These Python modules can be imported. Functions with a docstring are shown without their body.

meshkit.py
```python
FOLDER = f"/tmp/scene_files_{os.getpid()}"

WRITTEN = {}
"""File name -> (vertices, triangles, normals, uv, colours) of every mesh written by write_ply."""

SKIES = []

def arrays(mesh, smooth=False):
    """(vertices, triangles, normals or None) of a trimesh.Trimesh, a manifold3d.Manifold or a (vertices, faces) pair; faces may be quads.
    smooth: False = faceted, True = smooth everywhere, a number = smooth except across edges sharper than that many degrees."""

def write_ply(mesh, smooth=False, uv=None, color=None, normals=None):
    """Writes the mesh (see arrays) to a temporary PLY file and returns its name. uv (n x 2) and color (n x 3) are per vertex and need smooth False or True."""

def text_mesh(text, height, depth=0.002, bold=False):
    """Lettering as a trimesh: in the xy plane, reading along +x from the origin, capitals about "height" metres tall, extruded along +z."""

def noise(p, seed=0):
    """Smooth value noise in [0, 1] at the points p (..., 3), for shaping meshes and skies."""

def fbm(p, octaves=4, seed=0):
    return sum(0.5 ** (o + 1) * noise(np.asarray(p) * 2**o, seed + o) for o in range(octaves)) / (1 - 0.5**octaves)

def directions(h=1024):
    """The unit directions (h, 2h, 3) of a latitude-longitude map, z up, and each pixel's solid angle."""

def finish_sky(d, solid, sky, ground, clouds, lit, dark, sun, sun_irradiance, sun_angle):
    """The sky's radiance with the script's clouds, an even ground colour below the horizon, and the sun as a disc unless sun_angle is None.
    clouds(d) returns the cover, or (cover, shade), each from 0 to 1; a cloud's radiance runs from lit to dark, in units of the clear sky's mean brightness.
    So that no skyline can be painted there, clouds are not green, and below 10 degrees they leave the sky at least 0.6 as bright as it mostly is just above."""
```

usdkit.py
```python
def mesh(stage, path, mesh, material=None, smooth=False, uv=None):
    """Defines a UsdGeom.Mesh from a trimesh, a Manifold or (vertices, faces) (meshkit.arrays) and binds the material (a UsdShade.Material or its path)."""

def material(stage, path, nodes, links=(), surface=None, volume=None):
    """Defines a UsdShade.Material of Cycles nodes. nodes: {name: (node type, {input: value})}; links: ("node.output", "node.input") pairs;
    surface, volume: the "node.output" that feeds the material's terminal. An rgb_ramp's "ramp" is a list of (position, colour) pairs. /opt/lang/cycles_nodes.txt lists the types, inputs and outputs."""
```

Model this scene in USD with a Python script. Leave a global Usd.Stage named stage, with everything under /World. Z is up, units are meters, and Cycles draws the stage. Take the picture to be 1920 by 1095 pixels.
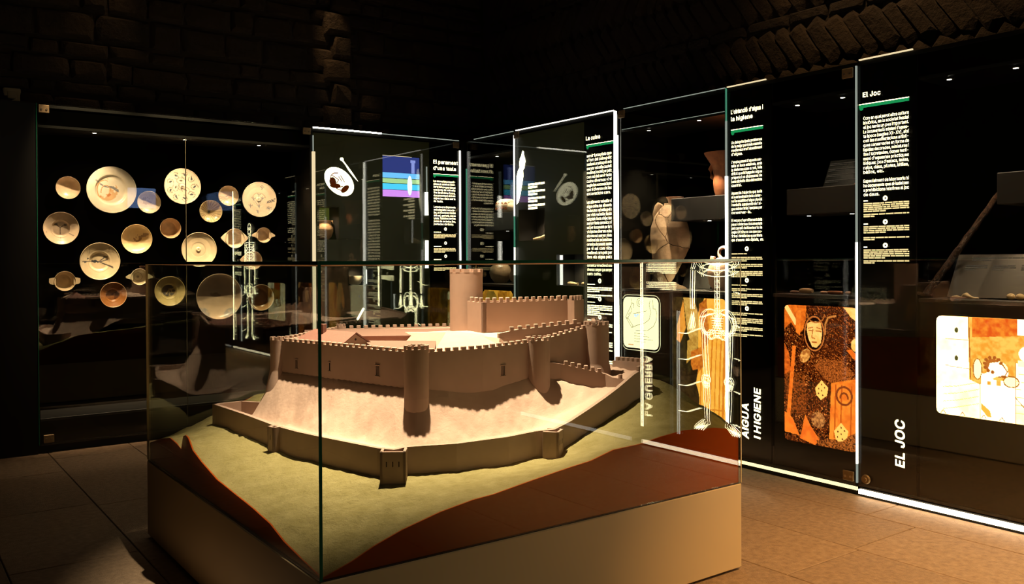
import math, random
import numpy as np
import trimesh, shapely
from shapely.geometry import Polygon, LineString, Point, box as sbox
from scipy.interpolate import RBFInterpolator
from pxr import Usd, UsdGeom, UsdLux, UsdShade, Gf, Sdf, Vt
import usdkit, meshkit

stage = Usd.Stage.CreateInMemory()
UsdGeom.SetStageUpAxis(stage, 'Z'); UsdGeom.SetStageMetersPerUnit(stage, 1.0)
UsdGeom.Xform.Define(stage, '/World'); UsdGeom.Scope.Define(stage, '/World/Looks')

# ------------------------------------------------------------------ camera
EYE, YAW, PITCH, ROLL, FPX, CY = 1.5, .63207, -.0075, -.00505, 1641., -48.2
_f = np.array([math.sin(YAW)*math.cos(PITCH), math.cos(YAW)*math.cos(PITCH), math.sin(PITCH)])
_r = np.array([math.cos(YAW), -math.sin(YAW), 0.]); _u = np.cross(_r, _f)
_c, _s = math.cos(ROLL), math.sin(ROLL)
_R, _U = _c*_r+_s*_u, -_s*_r+_c*_u
cam = UsdGeom.Camera.Define(stage, '/World/camera')
cam.AddTransformOp().Set(Gf.Matrix4d(*_R, 0, *_U, 0, *(-_f), 0, 0, 0, EYE, 1))
cam.CreateHorizontalApertureAttr(36.); cam.CreateVerticalApertureAttr(36.*1095/1920)
cam.CreateFocalLengthAttr(FPX*36/1920)
cam.CreateVerticalApertureOffsetAttr(CY*36/1920)
cam.CreateClippingRangeAttr(Gf.Vec2f(.05, 100)); cam.CreateExposureAttr(0.0)

# ------------------------------------------------------------------ lamps (the fixtures' light)
def spot(name, pos, to, power, color, half, soft=.4, radius=.03):
    l = UsdLux.SphereLight.Define(stage, '/World/lamp_light/'+name)
    d = np.array(to, float)-np.array(pos, float); d /= np.linalg.norm(d)
    a = np.array([0, 0, 1.]) if abs(d[2]) < .95 else np.array([0, 1., 0])
    x = np.cross(a, -d); x /= np.linalg.norm(x); y = np.cross(-d, x)
    l.AddTransformOp().Set(Gf.Matrix4d(*x, 0, *y, 0, *(-d), 0, *map(float, pos), 1))
    l.CreateRadiusAttr(radius); l.CreateColorAttr(Gf.Vec3f(*color)); l.CreateIntensityAttr(power/(radius*radius)); l.CreateNormalizeAttr(False)
    s = UsdLux.ShapingAPI.Apply(l.GetPrim()); s.CreateShapingConeAngleAttr(half); s.CreateShapingConeSoftnessAttr(soft)
UsdGeom.Xform.Define(stage, '/World/lamp_light')
PEACH = (1., .70, .42)
AMBER, ROSE = (1., .54, .19), (1., .755, .55)
WARM, TUNG, HALO = (1., .66, .36), (1., .60, .27), (1., .74, .48)
spot('castle_spot', (2.27, 3.95, 4.40), (2.25, 3.92, .9), 114., ROSE, 21.5, 1., .035)
spot('floor_spot', (3.9, .3, 4.5), (4.2, 1.75, 0), 40., AMBER, 24, .9, .05)
spot('aisle_spot', (.6, 6.6, 4.4), (.75, 6.5, 0), .02, TUNG, 20, .9, .05)
spot('left_floor_spot', (-.9, 3.2, 4.4), (.5, 4.9, 0), .04, TUNG, 12, .9, .05)
spot('wall_wash', (3.45, 8.02, 4.9), (3.97, 8.36, 3.3), 2.0, TUNG, 11, .9, .03)
spot('wall_wash_b', (1.95, 7.9, 4.9), (1.6, 8.45, 3.2), .5, TUNG, 14, .9, .03)
spot('wall_wash_c', (4.9, 3.4, 4.9), (5.8, 3.4, 3.3), 3., TUNG, 42, .9, .03)
PLATE_LAMPS = [(1.476, 7.76, 2.535), (2.193, 7.76, 2.535), (2.846, 7.76, 2.535)]
for i, x in enumerate((1.45, 2.15, 2.8)):
    spot('plate_spot_%d' % i, (x, 7.05, 3.9), (x, 8.1, 1.45), (15., 16., 14.)[i], PEACH, 18, .9, .02)
for i, p in enumerate(PLATE_LAMPS):
    spot('plate_lamp_%d' % i, p, (p[0], 8.12, 1.60), 1.15, HALO, 46, .8, .012)
RIGHT_LAMPS = [(5.13, 7.25, 1.), (5.13, 5.104, 1.3), (5.075, 4.52, 4.), (5.13, 3.686, .14), (5.13, 3.34, .22), (5.13, 2.639, .35), (5.13, 2.268, .6)]
for i, (x, y, p) in enumerate(RIGHT_LAMPS):
    spot('case_lamp_%d' % i, (x, y, 2.535), (5.33, y, 1.5), p, HALO, 40, .8, .012)
UNDER_LAMPS = [(5.22, 7.2, .25), (5.20, 4.53, 2.2), (5.22, 3.659, .08), (5.22, 3.33, .1), (5.22, 2.2, .2)]
spot('niche_lamp_0', (3.47, 7.729, 1.995), (3.48, 7.80, 1.75), .20, HALO, 60, .8, .008); spot('niche_lamp_1', (3.83, 7.728, 1.41), (3.83, 7.80, 1.30), .10, HALO, 60, .8, .008)
spot('niche_lamp_2', (5.09, 6.52, 1.965), (5.14, 6.5, 1.70), .40, HALO, 60, .8, .008); spot('niche_lamp_3', (5.09, 5.98, 1.535), (5.13, 5.98, 1.28), .35, HALO, 60, .8, .008)
for i, (x, y, p) in enumerate(UNDER_LAMPS):
    spot('shelf_lamp_%d' % i, (x, y, 1.782), (x+.08, y, 1.2), p, HALO, 50, .8, .01)

# ------------------------------------------------------------------ helpers
_used = {}
def numbered(parent, name):
    k = (parent, name); n = _used.get(k, 0); _used[k] = n+1
    return name if n == 0 else '%s_%03d' % (name, n)
def keys(p, label=None, cat=None, group=None, kind=None):
    for k, v in (('label', label), ('category', cat), ('group', group), ('kind', kind)):
        if v: p.SetCustomDataByKey(k, v)
    return p
ORG = {}
def thing(name, label=None, cat=None, loc=(0, 0, 0), group=None, kind=None):
    path = '/World/'+numbered('/World', name)
    x = UsdGeom.Xform.Define(stage, path); x.AddTranslateOp().Set(Gf.Vec3d(*map(float, loc)))
    ORG[path] = np.array(loc, float)
    return keys(x.GetPrim(), label, cat, group, kind)
def part(name, mesh, m, parent=None, smooth=False, col=None, label=None, kind=None):
    """mesh is in world coordinates; it is moved into its thing's frame."""
    pp = str(parent.GetPath()) if parent else '/World'
    path = pp+'/'+numbered(pp, name)
    o = ORG.get('/'.join(pp.split('/')[:3]), np.zeros(3)) if parent else np.zeros(3)
    if isinstance(mesh, list): mesh = cat_mesh(mesh)
    v, f = (mesh.vertices, mesh.faces) if isinstance(mesh, trimesh.Trimesh) else mesh
    g = usdkit.mesh(stage, path, (np.asarray(v, float)-o, np.asarray(f)), M[m], smooth)
    if col is not None:
        UsdGeom.PrimvarsAPI(g).CreatePrimvar('col', Sdf.ValueTypeNames.Color3fArray, 'vertex').Set(Vt.Vec3fArray.FromNumpy(np.asarray(col, np.float32)))
    return keys(g.GetPrim(), label, None, None, kind)
def cat_mesh(ms):
    V, F, n = [], [], 0
    for m in ms:
        v, f = (m.vertices, m.faces) if isinstance(m, trimesh.Trimesh) else m
        V.append(np.asarray(v, float)); F.append(np.asarray(f)+n); n += len(v)
    return np.vstack(V), np.vstack(F)
def bx(x0, x1, y0, y1, z0, z1, b=0.):
    """box, optionally with chamfered edges"""
    x0, x1 = min(x0, x1), max(x0, x1); y0, y1 = min(y0, y1), max(y0, y1); z0, z1 = min(z0, z1), max(z0, z1)
    if b <= 0:
        m = trimesh.creation.box([x1-x0, y1-y0, z1-z0]); m.apply_translation([(x0+x1)/2, (y0+y1)/2, (z0+z1)/2]); return m.vertices.copy(), m.faces.copy()
    b = min(b, (x1-x0)*.45, (y1-y0)*.45, (z1-z0)*.45); p = []
    for sx in (0, 1):
        for sy in (0, 1):
            for sz in (0, 1):
                for k in range(3):
                    q = [x0 if not sx else x1, y0 if not sy else y1, z0 if not sz else z1]
                    for j, s in enumerate((sx, sy, sz)):
                        if j != k: q[j] += -b if s else b
                    p.append(q)
    h = trimesh.convex.convex_hull(np.array(p)); return h.vertices.copy(), h.faces.copy()
def tube(pts, r, sides=6, cap=True):
    p = np.asarray(pts, float); r = np.broadcast_to(r, (len(p),))
    t = np.gradient(p, axis=0); t /= np.linalg.norm(t, axis=1, keepdims=True)+1e-12
    ref = np.array([0, 0, 1.]) if abs(t[:, 2]).mean() < .8 else np.array([1., 0, 0])
    a = np.cross(t, ref); a /= np.linalg.norm(a, axis=1, keepdims=True)+1e-12; b = np.cross(t, a)
    ang = np.arange(sides)*2*np.pi/sides
    v = p[:, None]+r[:, None, None]*(np.cos(ang)[None, :, None]*a[:, None]+np.sin(ang)[None, :, None]*b[:, None])
    n = len(p); i, j = np.meshgrid(np.arange(n-1), np.arange(sides), indexing='ij')
    q = np.stack([i*sides+j, i*sides+(j+1) % sides, (i+1)*sides+(j+1) % sides, (i+1)*sides+j], -1).reshape(-1, 4)
    f = np.vstack([q[:, [0, 1, 2]], q[:, [0, 2, 3]]]); v = v.reshape(-1, 3)
    if cap:
        v = np.vstack([v, p[0], p[-1]]); k = np.arange(sides); e = (n-1)*sides
        f = np.vstack([f, np.stack([np.full(sides, len(v)-2), (k+1) % sides, k], 1), np.stack([np.full(sides, len(v)-1), e+k, e+(k+1) % sides], 1)])
    return v, f
def lathe(prof, seg=48, center=(0, 0, 0), wob=None):
    """profile of (r, z) about the vertical axis"""
    pr = np.asarray(prof, float); th = np.arange(seg)*2*np.pi/seg
    v = np.stack([pr[:, None, 0]*np.cos(th), pr[:, None, 0]*np.sin(th), np.broadcast_to(pr[:, None, 1], (len(pr), seg))], -1)
    if wob is not None: v = v*(1+wob(v))[..., None]*[1, 1, 0]+v*[0, 0, 1]
    n = len(pr); i, j = np.meshgrid(np.arange(n-1), np.arange(seg), indexing='ij')
    q = np.stack([i*seg+j, i*seg+(j+1) % seg, (i+1)*seg+(j+1) % seg, (i+1)*seg+j], -1).reshape(-1, 4)
    return v.reshape(-1, 3)+np.asarray(center, float), np.vstack([q[:, [0, 1, 2]], q[:, [0, 2, 3]]])
def extrude(poly, d, frame):
    """polygon in (u, v) extruded by d along n; frame = origin, u, v, n"""
    o, u, v, n = map(lambda a: np.asarray(a, float), frame)
    ms = []
    for g in getattr(poly, 'geoms', [poly]):
        m = trimesh.creation.extrude_polygon(g, d, engine='earcut'); w = m.vertices
        ms.append((o+w[:, :1]*u+w[:, 1:2]*v+w[:, 2:]*n, m.faces if np.dot(np.cross(u, v), n) > 0 else m.faces[:, ::-1]))
    return cat_mesh(ms)
def flat(poly, frame):
    """print: polygon laid flat on a panel"""
    o, u, v = map(lambda a: np.asarray(a, float), frame[:3]); ms = []
    for g in getattr(poly, 'geoms', [poly]):
        if g.is_empty: continue
        w, f = trimesh.creation.triangulate_polygon(g, engine='earcut'); ms.append((o+w[:, :1]*u+w[:, 1:2]*v, f))
    return cat_mesh(ms)
def RW(x, y, z=0.): return (np.array([x, y, z]), np.array([0, -1., 0]), np.array([0, 0, 1.]), np.array([-1., 0, 0]))   # on the right-hand row: u runs towards -y
def LW(x, y, z=0.): return (np.array([x, y, z]), np.array([1., 0, 0]), np.array([0, 0, 1.]), np.array([0, -1., 0]))   # on the left-hand row
def up_frame(fr, u0, v0):                                                        # lettering turned to read upwards
    o, u, v, n = fr; return (o+u*u0+v*v0, v, -u, n)
def rrect(w, h, r): return sbox(r, r, w-r, h-r).buffer(r, 4)

# ------------------------------------------------------------------ materials
M = {}
def mat(name, color, rough=.5, metal=0., spec=.5, emit=None, es=0., coat=0., noise=None, bump=None, **kw):
    """noise = (scale, second colour, contrast); bump = (scale, strength, distance)"""
    n = {'p': ('principled_bsdf', dict(base_color=color, roughness=rough, metallic=metal, specular_ior_level=spec, coat_weight=coat, **kw))}; L = []
    if emit: n['p'][1].update(emission_color=emit, emission_strength=es)
    if noise or bump: n['g'] = ('geometry', {})
    if noise:
        n['n'] = ('noise_texture', dict(scale=noise[0], detail=6., roughness=.6)); c = noise[2]
        n['r'] = ('rgb_ramp', {'ramp': [(0, color), (.5-c, color), (.5+c, noise[1]), (1, noise[1])]})
        L += [('g.position', 'n.vector'), ('n.fac', 'r.fac'), ('r.color', 'p.base_color')]
    if bump:
        n['b'] = ('noise_texture', dict(scale=bump[0], detail=5., roughness=.65)); n['bp'] = ('bump', dict(strength=bump[1], distance=bump[2]))
        L += [('g.position', 'b.vector'), ('b.fac', 'bp.height'), ('bp.normal', 'p.normal')]
    M[name] = usdkit.material(stage, '/World/Looks/'+name, n, L, surface='p.BSDF')
def glow(name, color, s):
    M[name] = usdkit.material(stage, '/World/Looks/'+name, {'e': ('emission', dict(color=color, strength=s))}, [], surface='e.emission')
def glow_col(name, s, gain=1.):
    M[name] = usdkit.material(stage, '/World/Looks/'+name, {'a': ('attribute', dict(attribute='col')), 'e': ('emission', dict(strength=s))}, [('a.color', 'e.color')], surface='e.emission')
def glass(name, tint):
    n = {'w': ('layer_weight', dict(blend=.5)), 'p': ('math', dict(math_type='power', value2=5.)), 'm': ('math', dict(math_type='multiply_add', value2=.957, value3=.043)),
         't': ('transparent_bsdf', dict(color=tint)), 'g': ('glossy_bsdf', dict(color=(1, 1, 1), roughness=0.)), 'x': ('mix_closure', {})}
    M[name] = usdkit.material(stage, '/World/Looks/'+name, n, [('w.facing', 'p.value1'), ('p.value', 'm.value1'), ('m.value', 'x.fac'), ('t.BSDF', 'x.closure1'), ('g.BSDF', 'x.closure2')], surface='x.closure')
glass('pane_glass', (.965, .985, .965))
mat('glass_edge', (.012, .11, .06), .15, spec=.6)
mat('glass_edge_pale', (.46, .36, .17), .25)
mat('joint_edge', (.10, .09, .05), .25)
M['silicone'] = usdkit.material(stage, '/World/Looks/silicone', {'d': ('diffuse_bsdf', dict(color=(.75, .62, .52))), 't': ('translucent_bsdf', dict(color=(.85, .68, .55))), 'x': ('mix_closure', dict(fac=.75))}, [('d.BSDF', 'x.closure1'), ('t.BSDF', 'x.closure2')], surface='x.closure')
mat('black_panel', (.0045, .0045, .0035), .42, spec=.3)
mat('black_felt', (.0004, .0004, .0003), .95, spec=.0)
mat('black_gloss', (.002, .002, .0013), .2, spec=.3)
mat('niche_grey', (.03, .027, .024), .6)
mat('block_grey', (.06, .052, .045), .6)
mat('label_grey', (.13, .11, .09), .5)
mat('shelf_black', (.012, .011, .010), .5)
mat('olive_film', (.010, .010, .003), .4, emit=(.75, .70, .08), es=.0055)
glow('olive_niche', (.10, .11, .018), .55)
mat('castle_plaster', (.325, .222, .166), .9, spec=.15, noise=(9., (.365, .252, .19), .18), bump=(60., .10, .006))
mat('mound_plaster', (.41, .285, .21), .9, spec=.15, noise=(9., (.46, .32, .24), .18), bump=(60., .25, .01))
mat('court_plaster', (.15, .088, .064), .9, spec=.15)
mat('castle_roof', (.20, .095, .070), .85, spec=.15, bump=(70., .2, .01))
mat('castle_slit', (.03, .014, .008), .9)
mat('model_grass', (.185, .155, .056), .95, spec=.1, noise=(14., (.245, .21, .088), .2), bump=(45., .6, .02))
mat('board_red', (.29, .045, .002), .8, spec=.04)
mat('plinth_paint', (.60, .46, .27), .42)
mat('plinth_base', (.004, .004, .004), .7)
mat('floor_stone', (.22, .14, .08), .55, noise=(26., (.40, .275, .17), .22), bump=(120., .6, .01))
mat('floor_stone_b', (.20, .13, .075), .55, noise=(31., (.37, .25, .155), .22), bump=(120., .6, .01))
mat('floor_joint', (.03, .02, .012), .9)
mat('rubble_a', (.034, .020, .0075), .95, noise=(5., (.016, .0095, .004), .2), bump=(22., .8, .03))
mat('rubble_b', (.018, .0105, .004), .95, noise=(6., (.03, .018, .008), .2), bump=(22., .8, .03))
mat('rubble_c', (.011, .0065, .003), .95, noise=(6., (.02, .012, .005), .2), bump=(22., .8, .03))
mat('mortar', (.020, .0125, .005), .95, bump=(30., .8, .03))
mat('dark_plaster', (.035, .028, .02), .9)
mat('steel', (.30, .22, .12), .5, metal=.8)
mat('bolt', (.55, .46, .34), .25, metal=.9)
mat('socket_plastic', (.45, .36, .22), .5)
mat('lamp_housing', (.02, .02, .02), .4)
glow('lamp_lens', (1., .85, .7), 14.)
glow('text_white', (1., .82, .46), 3.2); glow('text_bright', (1., .82, .46), 14.)
glow('text_cream', (1., .72, .33), 1.25)
glow('text_dim', (.9, .7, .5), .07)
glow('print_green', (.012, .30, .09), 1.)
glow('strip_white', (1., .80, .52), 8.)
glow('strip_cream', (1., .84, .42), 1.45)
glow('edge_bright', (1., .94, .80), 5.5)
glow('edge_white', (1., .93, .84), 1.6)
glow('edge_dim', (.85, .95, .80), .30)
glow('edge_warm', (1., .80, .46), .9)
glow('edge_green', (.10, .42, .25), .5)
glow('graphic_white', (1., .88, .58), 3.2)
glow('graphic_amber', (.75, .38, .07), 1.)
glow('wire_light', (1., .82, .48), 30.)
glow('map_glow', (1., .84, .46), 2.2)
glow('map_outline', (1., .86, .50), 1.0)
glow('map_red', (.9, .25, .06), 1.2)
mat('map_ink', (.02, .015, .01), .6)
glow('screen_navy', (.035, .05, .23), 1.); glow('screen_post', (.30, .36, .85), 1.)
glow('screen_sky', (.16, .52, .95), 1.25); glow('screen_lime', (.42, .68, .30), 1.15); glow('screen_cyan', (.08, .62, .95), 1.2); glow('screen_violet', (.68, .28, .90), 1.2)
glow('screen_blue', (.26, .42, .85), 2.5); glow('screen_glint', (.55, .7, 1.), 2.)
glow_col('painting', 1.)
def colmat(name, rough, coat=0.):
    M[name] = usdkit.material(stage, '/World/Looks/'+name, {'a': ('attribute', dict(attribute='col')), 'p': ('principled_bsdf', dict(roughness=rough, coat_weight=coat, specular_ior_level=.5))}, [('a.color', 'p.base_color')], surface='p.BSDF')
colmat('glaze', .28, .3)
mat('clay_buff', (.56, .40, .25), .85, noise=(16., (.44, .29, .17), .2), bump=(50., .4, .01))
mat('clay_buff_b', (.48, .34, .22), .85, noise=(16., (.36, .24, .15), .2), bump=(50., .4, .01))
mat('clay_red', (.46, .16, .055), .6, noise=(12., (.24, .08, .035), .2), bump=(30., .3, .01))
mat('clay_pink', (.60, .36, .25), .8, noise=(20., (.5, .28, .18), .2))
mat('clay_pot', (.60, .38, .20), .55, noise=(8., (.45, .25, .11), .25))
mat('clay_cream', (.72, .60, .42), .4)
mat('bone', (.74, .60, .36), .55, noise=(30., (.6, .42, .22), .2))
mat('iron_rust', (.035, .016, .008), .38, noise=(70., (.16, .07, .03), .12), bump=(90., 1., .02))
mat('peg_metal', (.5, .45, .4), .3, metal=1.)

# ------------------------------------------------------------------ lettering
_gl = {}
def _poly(s):
    m = meshkit.text_mesh(s, 1., .1, True); f = m.faces[np.abs(m.vertices[m.faces][:, :, 2]-.1).max(1) < 1e-6]
    return shapely.union_all([Polygon(t) for t in m.vertices[f][:, :, :2]])
def glyph(c, wt=.012):
    if (c, wt) not in _gl:
        base = _poly('HH').bounds
        p = _poly('H'+c+'H'); h = _poly('H').bounds[2]-_poly('H').bounds[0]
        adv = (p.bounds[2]-p.bounds[0])-(base[2]-base[0])
        g = _poly(c) if c != 'I' else sbox(0, 0, .21, 1.)
        # where the glyph starts inside its advance: measured in 'H' + c
        q = _poly('H'+c); x0 = q.bounds[2]-(g.bounds[2]-g.bounds[0]); lsb = x0-q.bounds[0]-(base[2]-base[0]-h)
        if c == 'I': adv, lsb = .37, .08
        g = shapely.affinity.translate(g, -g.bounds[0]+max(lsb, 0.), 0).buffer(wt, 2).simplify(.025)
        w, f = [], []; k = 0
        for a in getattr(g, 'geoms', [g]):
            if a.area < 1e-5: continue
            v, t = trimesh.creation.triangulate_polygon(a, engine='earcut'); w.append(v); f.append(t+k); k += len(v)
        _gl[c, wt] = (np.vstack(w), np.vstack(f), adv+1.7*wt)
    return _gl[c, wt]
def measure(s, wt=.012): return sum(.33 if c == ' ' else glyph(c, wt)[2] for c in s)
def word(s, h, u, v, fr, out, sx=1., wt=.012, slant=0.):
    o, U, V, _ = fr
    for c in s:
        if c == ' ': u += .33*h*sx; continue
        w, f, a = glyph(c, wt); out.append((o+(u+(w[:, :1]*sx+slant*w[:, 1:2])*h)*U+(v+w[:, 1:2]*h)*V, f)); u += a*h*sx
    return u
def text(lines, h, pitch, width, fr, justify=True, sx=1., wt=.012, slant=0.):
    out = []
    for i, l in enumerate(lines):
        if not l: continue
        ws = l.split(); wl = [measure(w, wt)*h*sx for w in ws]; last = i == len(lines)-1 or not lines[i+1]
        k = min(1., (width-(len(ws)-1)*.2*h)/sum(wl)) if width else 1.
        gap = (width-sum(wl)*k)/max(len(ws)-1, 1) if (justify and not last) else .36*h
        u = 0.
        for w, ln in zip(ws, wl): word(w, h, u, -i*pitch, fr, out, sx*k, wt, slant); u += ln*k+gap
    return cat_mesh(out)
def small_print(rows, width, pitch, fr, rng, fill=.7, last=.6):
    """rows of small type, each word a flat printed bar"""
    o, U, V, _ = fr; out = []
    for r in range(rows):
        u, end = 0., width*(last if r == rows-1 else 1.)
        while u < end-.004:
            w = min(rng.uniform(.02, .06), end-u); v0 = -r*pitch
            q = np.array([[u, v0], [u+w, v0], [u+w, v0+pitch*fill], [u, v0+pitch*fill]]); out.append((o+q[:, :1]*U+q[:, 1:]*V, np.array([[0, 1, 2], [0, 2, 3]]))); u += w+.004
    return cat_mesh(out)
def strokes(lines, w, fr):
    return flat(shapely.union_all([LineString(l).buffer(w/2, 3, cap_style='round') for l in lines]), fr)
def ell(cx, cy, rx, ry, n=28, a0=0., a1=2*np.pi, rot=0.):
    t = np.linspace(a0, a1, n); x, y = rx*np.cos(t), ry*np.sin(t)
    return np.stack([cx+x*math.cos(rot)-y*math.sin(rot), cy+x*math.sin(rot)+y*math.cos(rot)], 1)
WORDS = 'castell taula ceramica segle vida plats fusta cuina senyor vaixella forn aliments carn peix vi pa sal documents excavacions conserven medieval diversos objectes com per amb els les del que una fets servir aigua'.split()
def filler(rng, rows, chars):
    out = []
    for r in range(rows):
        l = ''
        while True:
            w = rng.choice(WORDS)
            if len(l)+len(w)+1 > chars: break
            l = (l+' '+w).strip()
        out.append(l if r < rows-1 else ' '.join(l.split()[:2])+'.')
    return out

# ------------------------------------------------------------------ the room
rng = random.Random(7)
XR, YL, ZT = 5.012, 7.681, 2.74                 # glass fronts of the two rows, and their height
FR_R, FR_L = RW(XR, YL, 0), LW(0, YL, 0)        # u along the row, v up, n into the room
def lb(fr, u0, u1, v0, v1, n0, n1, b=0.):
    v, f = bx(u0, u1, v0, v1, n0, n1, b); o, U, V, N = fr
    return o+v[:, :1]*U+v[:, 1:2]*V+v[:, 2:]*N, f
def P3(fr, u, v, n=0.): return fr[0]+u*fr[1]+v*fr[2]+n*fr[3]
def at(fr, u, v, n=0.): return (P3(fr, u, v, n),)+tuple(fr[1:])

floor = thing('floor', kind='structure')
part('joint_bed', bx(-3.05, 5.95, -2.75, 8.65, -.12, -.006), 'floor_joint', floor)
k = 0
for i in range(-13, 3):
    x0 = 4.68+i*.595; y = -2.7-rng.uniform(0, .6); x1 = min(x0+.595, 5.9)
    if x1 < -2.9 or x1-x0 < .05: continue
    while y < 8.6:
        ln = rng.uniform(1.0, 1.7); y1 = min(y+ln, 8.6)
        if y1 > -2.7 and y1-max(y, -2.7) > .05:
            part('floor_slab', bx(max(x0, -3)+.0025, x1-.0025, max(y, -2.7)+.003, y1-.003, -.03, rng.uniform(-.0012, .0), .003), ('floor_stone', 'floor_stone_b')[k % 2], floor); k += 1
        y = y1
part('ceiling', bx(-3.05, 5.95, -2.75, 8.65, 5.3, 5.42), 'dark_plaster', None).SetCustomDataByKey('kind', 'structure')
part('wall_rear', bx(-3.05, 5.95, -2.85, -2.7, -.1, 5.3), 'dark_plaster', None).SetCustomDataByKey('kind', 'structure')
part('wall_side', bx(-3.15, -3.0, -2.75, 8.65, -.1, 5.3), 'dark_plaster', None).SetCustomDataByKey('kind', 'structure')

def stone(fr, u0, u1, v0, v1, dep, rot=0.):
    """a rough, chamfered block bedded in the wall face"""
    w, h = (u1-u0)/2, (v1-v0)/2; pts = []
    for a, b, n in ((1, 1, 0), (.94, .94, .55), (.74, .70, 1.)):
        for sx, sy in ((-1, -1), (0, -1.03), (1, -1), (1.04, 0), (1, 1), (0, 1.03), (-1, 1), (-1.04, 0)):
            j = .11 if n else .06
            pts.append([sx*w*a*(1+rng.uniform(-j, j)), sy*h*b*(1+rng.uniform(-j, j)), n*dep*rng.uniform(.8, 1.15)])
    p = np.array(pts); c, s = math.cos(rot), math.sin(rot)
    p[:, :2] = p[:, :2] @ np.array([[c, s], [-s, c]])
    hl = trimesh.convex.convex_hull(p); v = hl.vertices+[(u0+u1)/2, (v0+v1)/2, 0]
    o, U, V, N = fr; return o+v[:, :1]*U+v[:, 1:2]*V+v[:, 2:]*N, hl.faces
wl = thing('wall_left', kind='structure')
part('mortar', bx(-3., 5.95, 8.44, 8.65, -.1, 5.3), 'mortar', wl)
fw = LW(0, 8.44, 0); v = 2.55
while v < 4.95:
    h = rng.uniform(.13, .27); u = .55+rng.uniform(0, .3)
    while u < 5.72:
        w = rng.uniform(.2, .52); u1 = min(u+w, 5.74)
        if u1-u > .08: part('stone', stone(fw, u+.012, u1-.012, v+.012+rng.uniform(0, .02), v+h-.01-rng.uniform(0, .02), rng.uniform(.03, .07)), rng.choice(['rubble_a', 'rubble_b', 'rubble_b', 'rubble_c']), wl)
        u = u1
    v += h
# a dressed corner of brighter stone that stands a little proud of the rubble
for i in range(9):
    z = 2.62+i*.24; w = (.22, .30)[i % 2]
    part('quoin', stone(fw, 4.05-w, 4.05, z+.008, z+.232, .14), 'rubble_a', wl)
wr = thing('wall_right', kind='structure')
part('mortar', bx(5.78, 5.95, -2.75, 8.44, -.1, 5.3), 'mortar', wr)
fw = RW(5.78, 8.4, 0); v = 2.62; row = 0
while v < 4.5:
    if row in (2, 5):                                            # a levelling course of flat stones
        u, h = .1, .10
        while u < 6.4:
            w = rng.uniform(.22, .5); part('stone', stone(fw, u+.01, u+w-.01, v+.008, v+h-.008, rng.uniform(.03, .05)), rng.choice(['rubble_b', 'rubble_c']), wr); u += w
    else:                                                        # stones laid aslant, herringbone fashion
        u, h = .15, .34
        while u < 6.4:
            w = rng.uniform(.11, .17); part('slanted_stone', stone(fw, u-.03, u+w-.05, v-.02, v+h+.02, rng.uniform(.035, .06), (-.62, .62)[row % 2]), rng.choice(['rubble_a', 'rubble_b', 'rubble_b']), wr); u += w
    v += h; row += 1
part('ledge_stone', bx(5.60, 5.80, 3.28, 3.52, 2.86, 2.90, .01), 'rubble_a', wr)

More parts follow.
